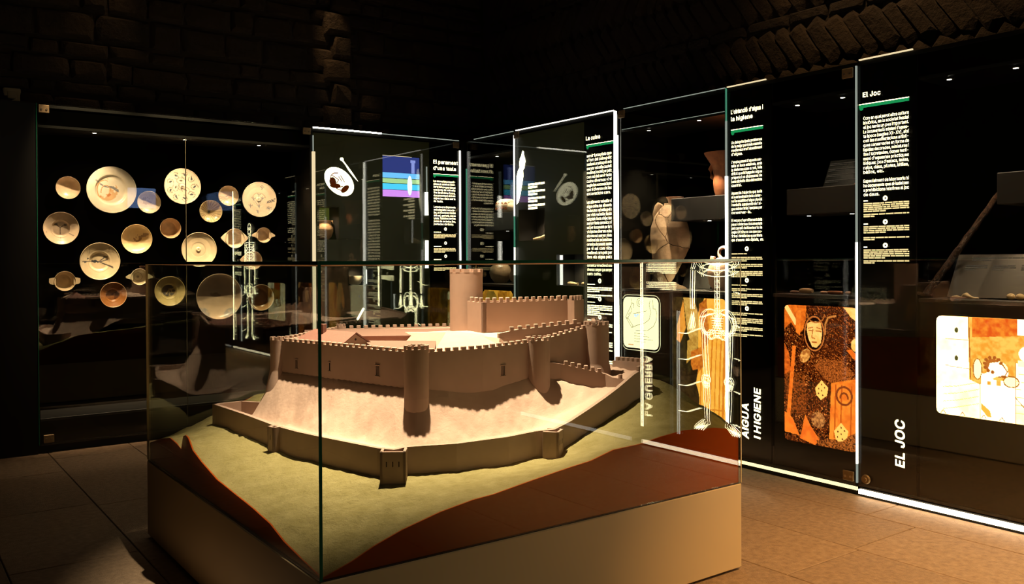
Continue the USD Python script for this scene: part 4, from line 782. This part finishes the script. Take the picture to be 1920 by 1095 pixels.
sd = np.stack([ra.uniform(1.35*.19, 4.95*.19, 22), ra.uniform(0, .70, 22)], 1); sd[:5] = [(1.55*.19, .62), (4.8*.19, .66), (4.6*.19, .05), (2.2*.19, .70), (1.5*.19, .30)]; sd[5] = (2.35*.19, .13)
sherds(t, amp, (5.32, 5.04, 1.257), 1.35, 4.95, .70, sd, set(range(22))-{0, 2, 3, 5}, ['clay_buff', 'clay_buff', 'clay_buff_b'])
part('neck', lathe([(.040, .64), (.048, .69), (.062, .735), (.074, .75), (.060, .752), (.044, .70), (.034, .65)], 24, (5.32, 5.0, 1.257)), 'clay_pink', t, smooth=40)
part('handle_stump', tube([(5.26, 5.13, 1.80), (5.25, 5.145, 1.87), (5.255, 5.12, 1.93), (5.26, 5.105, 1.955)], [.035, .030, .034, .026], 9), 'clay_buff', t, smooth=40)
part('support', tube([(5.36, 5.03, 1.257), (5.36, 5.03, 1.93)], .02, 8), 'shelf_black', t)
pot('vase', 'red-brown flared clay vase with handle on the black block beside the water text', 'vase', (5.32, 4.46, 1.98), shellprof([(.085, 0), (.10, .05), (.105, .11), (.10, .17), (.115, .24), (.165, .32), (.172, .335)], .010), 'clay_red', [([(.0, .10, .13), (.0, .15, .16), (.0, .165, .22), (.0, .13, .27)], .016)], wob=lambda v: .02*np.sin(v[..., 2]*90)*(v[..., 2] < .12))
pot('jug', 'pale round jug with a ring handle on top in the map bay', 'jug', (5.28, 4.46, 1.257), [(.0005, 0), (.08, 0), (.11, .05), (.125, .12), (.115, .18), (.085, .225), (.045, .25), (.0005, .255)], 'clay_pink', [([(0, .045*math.cos(a), .285+.045*math.sin(a)) for a in np.linspace(0, 2*np.pi, 17)], .014), ([(0, .10, .18), (0, .115, .22), (0, .105, .26)], [.024, .022, .02])])
t = thing('label_stand', 'grey slanted label plate behind the broken amphora in the map bay', 'label', (5.45, 4.75, 1.257))
part('plate', lb((np.array([5.40, 5.0, 1.258]), FR_R[1], np.array([.4, 0, .917]), np.array([-.917, 0, .4])), 0, .30, 0, .2, 0, .006), 'niche_grey', t)
# hygiene bay: small finds in a row
for k, (y, l, w, m, lb_) in enumerate(((3.745, .075, .010, 'clay_pink', 'flat pink clay strip at the left of the row of small finds'), (3.655, .10, .019, 'clay_pot', 'thick pale clay bar, largest of the row of small finds'), (3.515, .05, .011, 'clay_pink', 'short pink clay piece third in the row of small finds'), (3.43, .11, .013, 'clay_red', 'long flat red clay piece in the row of small finds'), (3.335, .04, .012, 'clay_pink', 'smallest clay piece at the right of the row of small finds'))):
    t = thing('small_find', lb_, 'find', (5.18, y, 1.257)); part('body', tube([(5.18, y+l/2, 1.257+w), (5.18, y+l/4, 1.257+w*1.0), (5.18, y-l/4, 1.257+w), (5.18, y-l/2, 1.257+w)], [w*.7, w, w*.95, w*.75], 8), m, t, smooth=60)
t = thing('small_find', 'tiny reddish piece lying on the black block of the hygiene bay', 'find', (5.22, 3.285, 1.98)); part('body', bx(5.20, 5.24, 3.265, 3.305, 1.98, 1.992, .004), 'clay_red', t)
# games bay: iron staff, bones, balls
t = thing('iron_rod', 'long rusty iron rod leaning diagonally in the games bay', 'rod', (5.24, 2.84, 1.257))
A, B = np.array([5.24, 2.838, 1.275]), np.array([5.36, 2.40, 1.965]); nn = 24
part('shaft', tube([A+(B-A)*k/nn+np.array([0, math.sin(k*1.7)*.002, 0]) for k in range(nn+1)], [.024-.010*k/nn+.0015*math.sin(k*2.3) for k in range(nn+1)], 10), 'iron_rust', t, smooth=60)
part('foot', [tube([A+[0, .085, .012], A+[0, .03, .0], A+[0, -.04, -.008]], [.006, .012, .008], 6)], 'iron_rust', t)
t = thing('bone', 'knobbly pale bone lying on the games bay shelf', 'bone', (5.20, 2.585, 1.257))
part('shaft', tube([(5.20, 2.66, 1.265), (5.20, 2.63, 1.266), (5.20, 2.605, 1.263), (5.20, 2.59, 1.272), (5.20, 2.575, 1.276), (5.20, 2.555, 1.268), (5.20, 2.53, 1.262), (5.20, 2.505, 1.263)], [.006, .010, .006, .014, .018, .010, .006, .005], 9), 'bone', t, smooth=60)
for k, (y, g) in enumerate(((2.335, 'left'), (2.285, 'right'))):
    t = thing('ball', 'cream clay ball, %s one of the pair on the games bay shelf' % g, 'ball', (5.22, y, 1.257)); m = trimesh.creation.icosphere(2, .020); m.vertices *= [1, 1.15, .95]; m.apply_translation([5.22, y, 1.276]); part('body', m, 'bone', t, smooth=True)

# ------------------------------------------------------------------ the plinth and the glass case
CX0, CX1, CY0, CY1, CZ0, CZ1 = 1.206, 3.379, 2.748, 5.027, .420, 1.4975
t = thing('plinth', 'large pale box plinth under the glass case of the castle model', 'plinth', (2.29, 3.89, 0))
part('recessed_base', bx(CX0+.05, CX1-.05, CY0+.05, CY1-.05, .0, .03), 'plinth_base', t)
part('body', bx(CX0, CX1, CY0, CY1, .012, CZ0-.004, .004), 'plinth_paint', t); part('rim', bx(CX0+.004, CX1-.004, CY0+.004, CY1-.004, CZ0-.005, CZ0), 'plinth_base', t)
gc = thing('glass_case', 'square glass case with dark green edges standing over the castle model', 'glass case', (2.29, 3.89, CZ0))
TH = .010
def pane(u):
    a = dict(front=(CX0+TH+.002, CX1-.0005, CY0, CY0+TH), left=(CX0, CX0+TH, CY0, CY1), back=(CX0+TH+.002, CX1-.0005, CY1-TH, CY1), right=(CX1-TH, CX1, CY0+TH+.001, CY1-TH-.001))[u]
    part('glass_pane', bx(*a, CZ0+.001, CZ1-.0125), 'pane_glass', gc)
for s in ('front', 'left', 'back', 'right'): pane(s)
part('glass_top', bx(CX0, CX1, CY0, CY1, CZ1-.0115, CZ1), 'pane_glass', gc)
e = .0006
for q in ((CX0-e, CX1+e, CY0-e, CY0), (CX0-e, CX0, CY0, CY1), (CX1, CX1+e, CY0, CY1), (CX0-e, CX1+e, CY1, CY1+e)): part('top_edge', bx(*q, CZ1-.0118, CZ1+.0003), 'glass_edge', gc)
part('corner_edge', bx(CX0-e, CX0+TH+.001, CY0-e, CY0, CZ0+.001, CZ1-.012), 'glass_edge', gc)
part('corner_edge', bx(CX0, CX0+TH+.001, CY1-.004, CY1+e, CZ0+.001, CZ1-.012), 'glass_edge_pale', gc)
part('corner_edge', bx(CX1-.006, CX1+e, CY0, CY0+.002, CZ0+.001, CZ1-.012), 'glass_edge_pale', gc)
part('corner_edge', bx(CX1-TH, CX1-TH+.002, CY1-TH, CY1, CZ0+.001, CZ1-.012), 'glass_edge_pale', gc)
for q in ((CX0+TH, CX1-TH, CY0+TH, CY0+TH+.0025), (CX0+TH, CX0+TH+.0025, CY0+TH, CY1-TH), (CX0+TH, CX1-TH, CY1-TH-.0025, CY1-TH), (CX1-TH-.0025, CX1-TH, CY0+TH, CY1-TH)): part('silicone_bead', bx(*q, CZ1-.0165, CZ1-.0118), 'silicone', gc)
part('silicone_bead', tube([(CX0+TH+.0025, CY0+TH+.0025, CZ0+.02), (CX0+TH+.0025, CY0+TH+.0025, CZ1-.013)], .0025, 6), 'silicone', gc)

# ------------------------------------------------------------------ the castle model
cm = thing('castle_model', 'terracotta-coloured model of a hilltop castle with round keep inside the glass case', 'castle model', (2.29, 3.89, CZ0))
FRP = [(1.22, .425), (1.333, .461), (1.415, .496), (1.53, .533), (1.689, .569), (1.836, .59), (1.927, .595), (2.122, .621), (2.308, .643), (2.427, .655), (2.555, .684), (2.711, .688), (2.849, .705), (2.993, .715), (3.206, .702), (3.371, .673)]
FLP = [(2.762, .425), (2.953, .445), (3.1, .463), (3.236, .495), (3.442, .514), (3.652, .525), (3.877, .538), (4.099, .575), (4.234, .606), (4.303, .653), (4.346, .659), (4.388, .647), (4.421, .579), (4.5, .592), (4.625, .601), (4.82, .564), (5.02, .51)]
PIN = [(1.72, 4.44), (1.97, 3.42), (2.68, 3.45), (3.055, 3.43), (3.25, 3.66), (3.27, 4.25), (3.0, 4.62), (2.28, 4.90)]
OUT = [(1.50, 4.83, .72), (1.525, 4.40, .72), (1.535, 4.0, .72), (1.56, 3.80, .72), (1.60, 3.62, .72), (1.65, 3.42, .72), (1.690, 3.262, .72), (1.73, 3.19, .72), (1.80, 3.207, .72), (2.0, 3.135, .72), (2.26, 3.118, .72), (2.43, 3.142, .72), (2.52, 3.115, .722), (2.62, 3.12, .748), (2.75, 3.132, .792), (2.86, 3.143, .832), (2.95, 3.152, .868), (3.06, 3.155, .925), (3.20, 3.165, .972)]
BACK = [(3.26, 3.50, .952), (3.335, 3.75, .94), (3.345, 4.28, .93), (3.06, 4.69, .90), (2.30, 4.965, .80), (1.66, 4.835, .72)]
OUTP = Polygon([p[:2] for p in OUT+BACK]); INP = Polygon(PIN)
base_pts = [(1.50, 4.83, .606), (1.525, 4.4, .607), (1.535, 4.0, .61), (1.60, 3.62, .607), (1.68, 3.25, .602), (1.80, 3.18, .603), (2.0, 3.10, .600), (2.26, 3.09, .597), (2.50, 3.08, .598), (2.75, 3.10, .685), (2.98, 3.13, .752), (3.10, 3.13, .80), (3.24, 3.2, .85), (3.30, 3.5, .88), (3.34, 4.0, .86), (3.34, 4.6, .84), (2.9, 5.0, .80), (2.2, 5.0, .745), (1.66, 4.86, .65)]
ctl = base_pts+[(x, 2.765, z) for x, z in FRP]+[(1.222, y, z) for y, z in FLP[::1] if not 4.25 < y < 4.45]+[(3.362, y, z) for y, z in ((2.82, .708), (2.90, .735), (3.04, .778), (3.18, .835), (3.26, .854), (3.6, .88), (4.2, .85), (5.0, .78))]+[(x, 5.01, z) for x, z in ((1.3, .53), (1.5, .60), (1.8, .72), (2.3, .75), (2.9, .80))]
ctl = np.array(ctl); rbf = RBFInterpolator(ctl[:, :2], ctl[:, 2], kernel='linear', smoothing=.002)
def grid(n0, n1, x0, x1, y0, y1):
    X, Y = np.meshgrid(np.linspace(x0, x1, n0), np.linspace(y0, y1, n1)); i, j = np.meshgrid(np.arange(n1-1), np.arange(n0-1), indexing='ij'); a = i*n0+j
    return X.ravel(), Y.ravel(), np.stack([a, a+1, a+n0+1, a+n0], -1).reshape(-1, 4)
def edge_blend(x, y, h):
    """meets the profiles of the side boards exactly"""
    hf, hl = np.interp(x, *np.array(FRP).T), np.interp(y, *np.array(FLP).T); df, dl = y-2.765, x-1.222
    wf, wl_ = np.clip(1-df/.10, 0, 1)**1.5, np.clip(1-dl/.07, 0, 1)**1.5
    h = h*(1-wf)+hf*wf; return h*(1-wl_)+hl*wl_
def fb(x, y, s, seed=3): return meshkit.fbm(np.stack([x*s, y*s, x*0+.5], 1), 4, seed)-.5
gx, gy, q = grid(176, 184, 1.220, 3.366, 2.763, 5.014)
gh = rbf(np.stack([gx, gy], 1))+.020*fb(gx, gy, 9)+.010*fb(gx, gy, 26, 5)+.05*np.maximum(fb(gx, gy, 14, 9), 0)*np.exp(-((gx-1.42)**2+(gy-4.45)**2)/.03)
gh = edge_blend(gx, gy, gh)
inside = shapely.contains_xy(OUTP.buffer(-.03), gx, gy); q = q[~inside[q].all(1)]
part('hillside', (np.stack([gx, gy, gh], 1), np.vstack([q[:, [0, 1, 2]], q[:, [0, 2, 3]]])), 'model_grass', cm, smooth=True, label='olive-green painted hillside round the castle walls')
def board(prof, fr):
    pl = Polygon([(prof[0][0], CZ0+.001)]+list(prof)+[(prof[-1][0], CZ0+.001)]); return extrude(pl, .006, fr)
part('side_board', board([(x, z+.0005) for x, z in FRP], ((0, 2.767, 0), (1, 0, 0), (0, 0, 1), (0, -1, 0))), 'board_red', cm, label='rust-red board cut to the slope of the hill')
part('side_board', board([(y, z+.0005) for y, z in FLP], ((1.226, 0, 0), (0, 1, 0), (0, 0, 1), (-1, 0, 0))), 'board_red', cm, label='rust-red board with a small spike, cut to the slope')
rb = [(y, float(rbf([[3.362, y]])[0])-.004) for y in np.linspace(2.77, 5.01, 24)]; part('side_board', board(rb, ((3.362, 0, 0), (0, 1, 0), (0, 0, 1), (1, 0, 0))), 'board_red', cm)
rb = [(x, float(rbf([[x, 5.01]])[0])-.004) for x in np.linspace(1.226, 3.36, 24)]; part('side_board', board(rb, ((0, 5.010, 0), (1, 0, 0), (0, 0, 1), (0, 1, 0))), 'board_red', cm)

# the mound inside the outer wall: terrace, steep glacis, and the courts within the inner wall
OUTL = np.array([p for p in OUT+BACK])
def terrace(x, y):
    d = (x[:, None]-OUTL[None, :, 0])**2+(y[:, None]-OUTL[None, :, 1])**2; w = 1/(d+.004)**2
    return (w*OUTL[None, :, 2]).sum(1)/w.sum(1)-.034
gx, gy, q = grid(190, 190, 1.47, 3.36, 3.06, 5.0)
pts = shapely.points(gx, gy); di = shapely.distance(pts, INP); dob = shapely.distance(pts, OUTP.exterior); te = terrace(gx, gy)
te = te-.050*np.exp(-((gx-1.60)**2/.03+(gy-4.72)**2/.04))
foot = .165+.09*fb(gx, gy, 5, 8); s = np.clip(1-di/foot, 0, 1)
gl = te+(.922-te)*(s**1.25)+(.016*fb(gx, gy, 20, 4)+.05*fb(gx, gy, 7, 6)*np.clip((gx-2.35)/.3, 0, 1))*np.minimum(1, 6*s*(1-s)+.2)
court = np.full(len(gx), 1.005)
ward = np.clip((gx-2.44)/.06, 0, 1); court = court+ward*(.108-.03*np.clip((gy-4.0)/.4, 0, 1))
shadow_court = shapely.contains_xy(Polygon([(2.42, 3.40), (3.1, 3.40), (3.1, 3.50), (2.50, 3.52)]), gx, gy)
court = np.where(shadow_court, 1.075, court)
h = np.where(shapely.contains_xy(INP.buffer(-.015), gx, gy), court, gl); q = q[shapely.contains_xy(OUTP.buffer(-.004), gx, gy)[q].all(1)]
part('mound', (np.stack([gx, gy, h], 1), np.vstack([q[:, [0, 1, 2]], q[:, [0, 2, 3]]])), 'mound_plaster', cm, smooth=38, label='pinkish plaster rock slope under the inner walls')

def ribbon(path, bots, th, side=1):
    """a wall of thickness th following path (x, y, top); side +1 thickens to its left"""
    p = np.array([a[:2] for a in path]); top = np.array([a[2] for a in path]); bot = np.broadcast_to(bots, (len(p),)).astype(float)
    d = np.diff(p, axis=0); d /= np.linalg.norm(d, axis=1, keepdims=True); nn = np.stack([-d[:, 1], d[:, 0]], 1)*side
    m = np.vstack([nn[:1], (nn[1:]+nn[:-1]), nn[-1:]]); m /= np.linalg.norm(m, axis=1, keepdims=True)
    k = np.ones(len(p)); k[1:-1] = 1/np.maximum((m[1:-1]*nn[1:]).sum(1), .5); o = p+m*th*k[:, None]
    V = np.vstack([np.c_[p, bot], np.c_[p, top], np.c_[o, top], np.c_[o, bot]]); n = len(p); F = []
    for i in range(n-1):
        for a, b in ((0, 1), (1, 2), (2, 3), (3, 0)): F += [(a*n+i, a*n+i+1, b*n+i+1), (a*n+i, b*n+i+1, b*n+i)]
    for i in (0, n-1): F += [(i, n+i, 2*n+i), (i, 2*n+i, 3*n+i)]
    return V, np.array(F)
def merlons(parent, path, th, side=1, w=.024, h=.021, pitch=.044, inset=.012, m='castle_plaster'):
    p = np.array(path, float); seg = np.linalg.norm(np.diff(p[:, :2], axis=0), axis=1); L = np.r_[0, np.cumsum(seg)]; n = max(1, int((L[-1]-2*inset)/pitch))
    for s in inset+(np.arange(n)+.5)*(L[-1]-2*inset)/n:
        i = min(np.searchsorted(L, s, 'right')-1, len(seg)-1); f = (s-L[i])/seg[i]; c = p[i]+(p[i+1]-p[i])*f; d = (p[i+1]-p[i])[:2]/seg[i]; nr = np.array([-d[1], d[0]])*side
        v, fc = bx(-w/2, w/2, 0, th, -.002, h, .0025); P = np.stack([c[0]+v[:, 0]*d[0]+v[:, 1]*nr[0], c[1]+v[:, 0]*d[1]+v[:, 1]*nr[1], c[2]+v[:, 2]], 1)
        part('merlon', (P, fc), m, parent)
def tower(name, c, r, z0, z1, n=9, flare=0., zf=None, mh=.021, label=None, inner=.72):
    pr = []
    if flare: pr += [(r+flare, z0), (r+flare*.82, z0+(zf-z0)*.25), (r+flare*.42, z0+(zf-z0)*.68), (r+.004, zf-.006), (r, zf+.006)]
    else: pr += [(r, z0)]
    pr += [(r, z1), (r*inner, z1), (r*inner, z1-.025), (.0005, z1-.025)]
    tw = part(name, lathe(pr, 40, (c[0], c[1], 0)), 'castle_plaster', cm, smooth=40, label=label)
    for k in range(n):
        a0 = 2*np.pi*k/n; da = 2*np.pi/n*.56; A = np.linspace(a0, a0+da, 4); V, F = [], []
        for z in (z1-.002, z1+mh):
            for rr in (r+.0006, r*inner-.0006): V += [(c[0]+rr*math.cos(a), c[1]+rr*math.sin(a), z) for a in A]
        for i in range(3):
            F += [(i, i+1, 9+i), (i, 9+i, 8+i), (4+i, 12+i, 13+i), (4+i, 13+i, 5+i), (8+i, 9+i, 13+i), (8+i, 13+i, 12+i)]
        for i in (0, 3): F += [(i, 4+i, 12+i), (i, 12+i, 8+i)]
        part('merlon', (np.array(V), np.array(F)), 'castle_plaster', tw)
    return tw
# outer wall, with its little turrets
ow = part('outer_wall', ribbon(OUT+BACK[:1], [.585]*13+[.62, .66, .69, .72, .76, .80, .82], .022, 1), 'castle_plaster', cm, label='low outer wall at the edge of the hillside')
part('outer_wall', ribbon([BACK[-1], OUT[0]], .58, .022, 1), 'castle_plaster', cm); part('outer_wall', ribbon([(1.80, 4.64, .72), BACK[-1]], .62, .018, 1), 'castle_plaster', cm)
merlons(ow, [(3.07, 3.155, .930), (3.20, 3.165, .972)], .020, 1); merlons(ow, [OUT[-1], BACK[0]], .020, 1)
def turret(cx, cy, w, d, rot, z0, z1, slits=3):
    c_, s_ = math.cos(rot), math.sin(rot); tr = lambda v: np.stack([cx+v[:, 0]*c_-v[:, 1]*s_, cy+v[:, 0]*s_+v[:, 1]*c_, v[:, 2]], 1); ms = []
    for a in ((-w/2, w/2, -d/2, -d/2+.012), (-w/2, -w/2+.012, -d/2, d/2), (w/2-.012, w/2, -d/2, d/2)): v, f = bx(*a, z0, z1, .0015); ms.append((tr(v), f))
    v, f = bx(-w/2+.01, w/2-.01, -d/2+.01, d/2, z0, z1-.035); ms.append((tr(v), f))
    p = part('turret', ms, 'castle_plaster', cm)
    for k in range(slits): v, f = bx((k-(slits-1)/2)*w*.24-.0022, (k-(slits-1)/2)*w*.24+.0022, -d/2-.0006, -d/2+.002, z1-.062, z1-.040); part('arrow_slit', (tr(v), f), 'castle_slit', p)
turret(1.727, 3.188, .105, .085, -.60, .575, .722); turret(2.505, 3.110, .090, .075, .62, .575, .722); turret(1.530, 3.985, .060, .05, -1.47, .585, .722, 1)
# inner walls and their round towers
LT, FT, MT, RT = PIN[:4]
w1 = part('curtain_wall', ribbon([LT+(1.083,), (1.845, 3.93, 1.083), FT+(1.083,)], .88, .026, 1), 'castle_plaster', cm, label='long left front curtain wall with merlons and slit windows'); merlons(w1, [LT+(1.083,), FT+(1.083,)], .018, 1, inset=.045, pitch=.0435, h=.0155)
w2 = part('curtain_wall', ribbon([FT+(1.083,), (2.32, 3.405, 1.083), MT+(1.092,)], .88, .026, 1), 'castle_plaster', cm, label='right front curtain wall between the two middle towers'); merlons(w2, [FT+(1.083,), (2.32, 3.405, 1.083), MT+(1.092,)], .018, 1, inset=.06, pitch=.0405, h=.016)
w3 = part('curtain_wall', ribbon([MT+(1.092,), RT+(1.158,)], .86, .026, 1), 'castle_plaster', cm, label='curtain wall rising to the right-hand tower'); merlons(w3, [MT+(1.092,), RT+(1.158,)], .018, 1, inset=.06, pitch=.034, w=.019, h=.015)
bk = [RT+(1.158,), (3.25, 3.66, 1.15), (3.27, 4.25, 1.10), (3.0, 4.62, 1.088), (2.28, 4.90, 1.088), LT+(1.083,)]
w4 = part('curtain_wall', ribbon(bk, .80, .026, 1), 'castle_plaster', cm, label='far curtain wall behind the courts'); merlons(w4, bk[3:5], .018, 1, pitch=.042, h=.017); merlons(w4, bk[4:], .018, 1, pitch=.05, h=.016); merlons(w4, bk[:2], .020, 1, pitch=.05)
w5 = part('ward_wall', ribbon([(2.50, 3.525, 1.135), (2.60, 3.515, 1.150), (2.99, 3.475, 1.168)], 1.0, .018, 1), 'castle_plaster', cm); merlons(w5, [(2.54, 3.521, 1.143), (2.99, 3.475, 1.168)], .015, 1, w=.022, pitch=.043)
tower('corner_tower', LT, .0375, .67, 1.086, 8, .048, .925, mh=.016, label='slim left corner tower with flared foot'); tower('round_tower', FT, .0555, .80, 1.103, 11, mh=.016, label='round tower at the middle of the front'); tower('round_tower', (2.68, 3.445), .0605, .76, 1.100, 11, mh=.016, label='round tower at the right of the front')
tower('round_tower', RT, .0665, .74, 1.160, 12, .035, .955, mh=.016, label='right-hand round tower beside the side gate wall'); tower('watch_tower', (2.28, 4.86), .026, .9, 1.105, 6, mh=.014, label='small far corner tower')
tower('keep', (2.716, 4.148), .0930, 1.0, 1.432, 11, mh=.017, inner=.80, label='tall round keep, highest part of the castle')
w6 = part('gate_wall', ribbon([(2.74, 3.425, .985), (2.80, 3.415, .974), (2.99, 3.29, .920), (3.00, 3.245, .905), (3.02, 3.17, .902)], [.80, .80, .76, .74, .72], .022, 1), 'castle_plaster', cm, label='stepped crenellated wall running down to the outer wall')
merlons(w6, [(2.80, 3.415, .974), (2.99, 3.29, .920)], .018, 1, w=.020, pitch=.033); merlons(w6, [(3.00, 3.245, .905), (3.02, 3.17, .902)], .018, 1, w=.016, pitch=.028)
# slit windows
def slit(wallA, wallB, f, z0, z1, n, arch=False, w=.0052, gap=.0096):
    A, B = np.array(wallA), np.array(wallB); d = B-A; L = np.linalg.norm(d); d /= L; nr = np.array([d[1], -d[0]]); c = A+d*L*f
    if np.dot(nr, -c) < 0: nr = -nr
    T = lambda v: np.stack([c[0]+v[:, 0]*d[0]+v[:, 1]*nr[0], c[1]+v[:, 0]*d[1]+v[:, 1]*nr[1], v[:, 2]], 1); W = n*gap+.008
    p = part('window', [(T(bx(-W/2, W/2, -.002, .0042, z1+.003, z1+.0065, .001)[0]), bx(-W/2, W/2, -.002, .0042, z1+.003, z1+.0065, .001)[1]), (T(bx(-W/2, W/2, -.002, .0042, z0-.005, z0-.002, .001)[0]), bx(-W/2, W/2, -.002, .0042, z0-.005, z0-.002, .001)[1])], 'castle_plaster', cm)
    for k in range(n):
        u = (k-(n-1)/2)*gap; v, fc = bx(u-w/2, u+w/2, -.003, .0009, z0, z1-(.004 if arch else 0)); part('slit', (T(v), fc), 'castle_slit', p)
        if arch: v, fc = tube([(u, -.002, z1-.005), (u, .0009, z1-.005)], w*.62, 10); part('arch', (T(v), fc), 'castle_slit', p)
slit(LT, FT, .157, .950, .990, 2); slit(LT, FT, .345, .958, .995, 1, True, .0075); slit(LT, FT, .413, .958, .995, 1, True, .0075); slit(LT, FT, .751, .962, 1.006, 3, w=.0046, gap=.0085)
slit((2.32, 3.405), MT, .36, .945, .990, 3, w=.0046, gap=.0085)
# buildings inside the walls
def roofed(name, A, B, wid, ze, zr, z0, hip=0., label=None):
    """gabled house from A to B along its ridge; hip slants the end at A"""
    A, B = np.array(A), np.array(B); d = (B-A)/np.linalg.norm(B-A); n = np.array([-d[1], d[0]]); P = lambda a, s, z: np.array([*(a+n*s), z])
    b = part(name, (np.array([P(A, -wid, z0), P(B, -wid, z0), P(B, wid, z0), P(A, wid, z0), P(A, -wid, ze), P(B, -wid, ze), P(B, wid, ze), P(A, wid, ze), P(B, 0, zr-.004)]), np.array([(0, 1, 5), (0, 5, 4), (2, 3, 7), (2, 7, 6), (3, 0, 4), (3, 4, 7), (1, 2, 6), (1, 6, 5), (5, 6, 8)])), 'castle_plaster', cm, label=label)
    R0 = A+d*hip; e = wid*1.10; t_ = .006; q = []
    for dz in (0, t_): q += [P(A-d*.004, -e, ze-.004+dz), P(B+d*.008, -e, ze-.004+dz), P(B+d*.008, e, ze-.004+dz), P(A-d*.004, e, ze-.004+dz), P(R0, 0, zr+dz), P(B+d*.008, 0, zr+dz)]
    F = [(6, 7, 11), (6, 11, 10), (8, 9, 10), (8, 10, 11), (9, 6, 10), (0, 4, 5), (0, 5, 1), (2, 5, 4), (2, 4, 3), (3, 4, 0), (0, 1, 7), (0, 7, 6), (1, 5, 11), (1, 11, 7), (5, 2, 8), (5, 8, 11), (2, 3, 9), (2, 9, 8), (3, 0, 6), (3, 6, 9)]
    part('roof', (np.array(q), np.array(F)), 'castle_roof', b); return b, P, A, B, d
hb, P_, A_, B_, d_v = roofed('great_hall', (1.875, 4.40), (1.955, 4.00), .085, 1.082, 1.135, .95, .06, 'long gabled hall with reddish roof behind the left wall')
ch = A_+d_v*.17; part('chimney', bx(ch[0]-.030, ch[0]-.008, ch[1]-.011, ch[1]+.011, 1.09, 1.172, .001), 'castle_roof', hb)
g = P_(B_, 0, 1.105)+np.array([*d_v, 0])*.0005; part('gable_window', tube([g-np.array([*d_v, 0])*.001, g+np.array([*d_v, 0])*.001], .006, 12), 'castle_slit', hb)
def slab(name, top, z0, m, label=None):
    """a solid block whose top is the given polygon"""
    p = np.array(top, float); n = len(p); lo = p.copy(); lo[:, 2] = z0
    F = [(0, i, i+1) for i in range(1, n-1)]+[(n, n+i+1, n+i) for i in range(1, n-1)]+[t for i in range(n) for t in ((i, n+i, n+(i+1) % n), (i, n+(i+1) % n, (i+1) % n))]
    return part(name, (np.vstack([p, lo]), np.array(F)), m, cm, label=label)
slab('court_wall', [(1.98, 4.70, 1.068), (2.208, 4.561, 1.068), (2.66, 4.28, 1.068), (2.67, 4.295, 1.069), (2.215, 4.576, 1.069), (1.99, 4.715, 1.069)], 1.0, 'castle_roof', 'reddish court wall under the far lean-to roof')
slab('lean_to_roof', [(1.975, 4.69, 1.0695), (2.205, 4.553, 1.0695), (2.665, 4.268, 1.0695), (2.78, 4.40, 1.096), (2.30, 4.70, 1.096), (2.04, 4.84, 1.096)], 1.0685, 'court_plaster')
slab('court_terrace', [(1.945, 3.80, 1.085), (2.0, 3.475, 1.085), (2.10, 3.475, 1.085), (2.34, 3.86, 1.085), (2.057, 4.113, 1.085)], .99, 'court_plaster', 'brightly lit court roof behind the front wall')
slab('ward_ramp', [(2.112, 3.500, 1.075), (2.556, 3.475, 1.078), (2.520, 3.70, 1.118), (2.465, 3.953, 1.126)], .99, 'castle_plaster', 'bright ramp rising to the foot of the keep')
# the upper hall beside the keep, and its square end tower
HA, HB = np.array([2.606, 3.820]), np.array([3.135, 3.738]); hd = (HB-HA)/np.linalg.norm(HB-HA); hn = np.array([-hd[1], hd[0]])
hp = [tuple(HA)+(1.274,), tuple(HB)+(1.274,), tuple(HB+hn*.20)+(1.274,), tuple(HA+hn*.20)+(1.274,), tuple(HA)+(1.274,)]
uh = part('upper_hall', ribbon(hp, 1.0, .020, 1), 'castle_plaster', cm, label='tall plain crenellated hall beside the keep')
part('hall_roof', (np.array([(*p[:2], 1.250) for p in hp[:4]]), np.array([(0, 1, 2), (0, 2, 3)])), 'castle_plaster', uh)
merlons(uh, hp[:2], .016, 1, w=.0205, pitch=.0375, h=.025); merlons(uh, hp[3:], .016, 1, w=.022, pitch=.045, h=.025)
c0 = np.array([3.135, 3.700]); s1 = .075; sq = [c0, c0+np.array([.80, -.60])*.001+np.array([.115, .055]), c0+np.array([.07, .17]), c0+np.array([-.045, .115])]
sp = [tuple(p)+(1.274,) for p in sq]+[tuple(sq[0])+(1.274,)]
st_ = part('square_tower', ribbon(sp, .95, .018, 1), 'castle_plaster', cm, label='square tower at the right end of the upper hall'); part('tower_floor', (np.array([(*p[:2], 1.250) for p in sp[:4]]), np.array([(0, 1, 2), (0, 2, 3)])), 'castle_plaster', st_)
merlons(st_, sp[:2], .015, 1, w=.020, pitch=.038, inset=.004, h=.025); merlons(st_, sp[3:], .015, 1, w=.020, pitch=.036, inset=.004, h=.025)
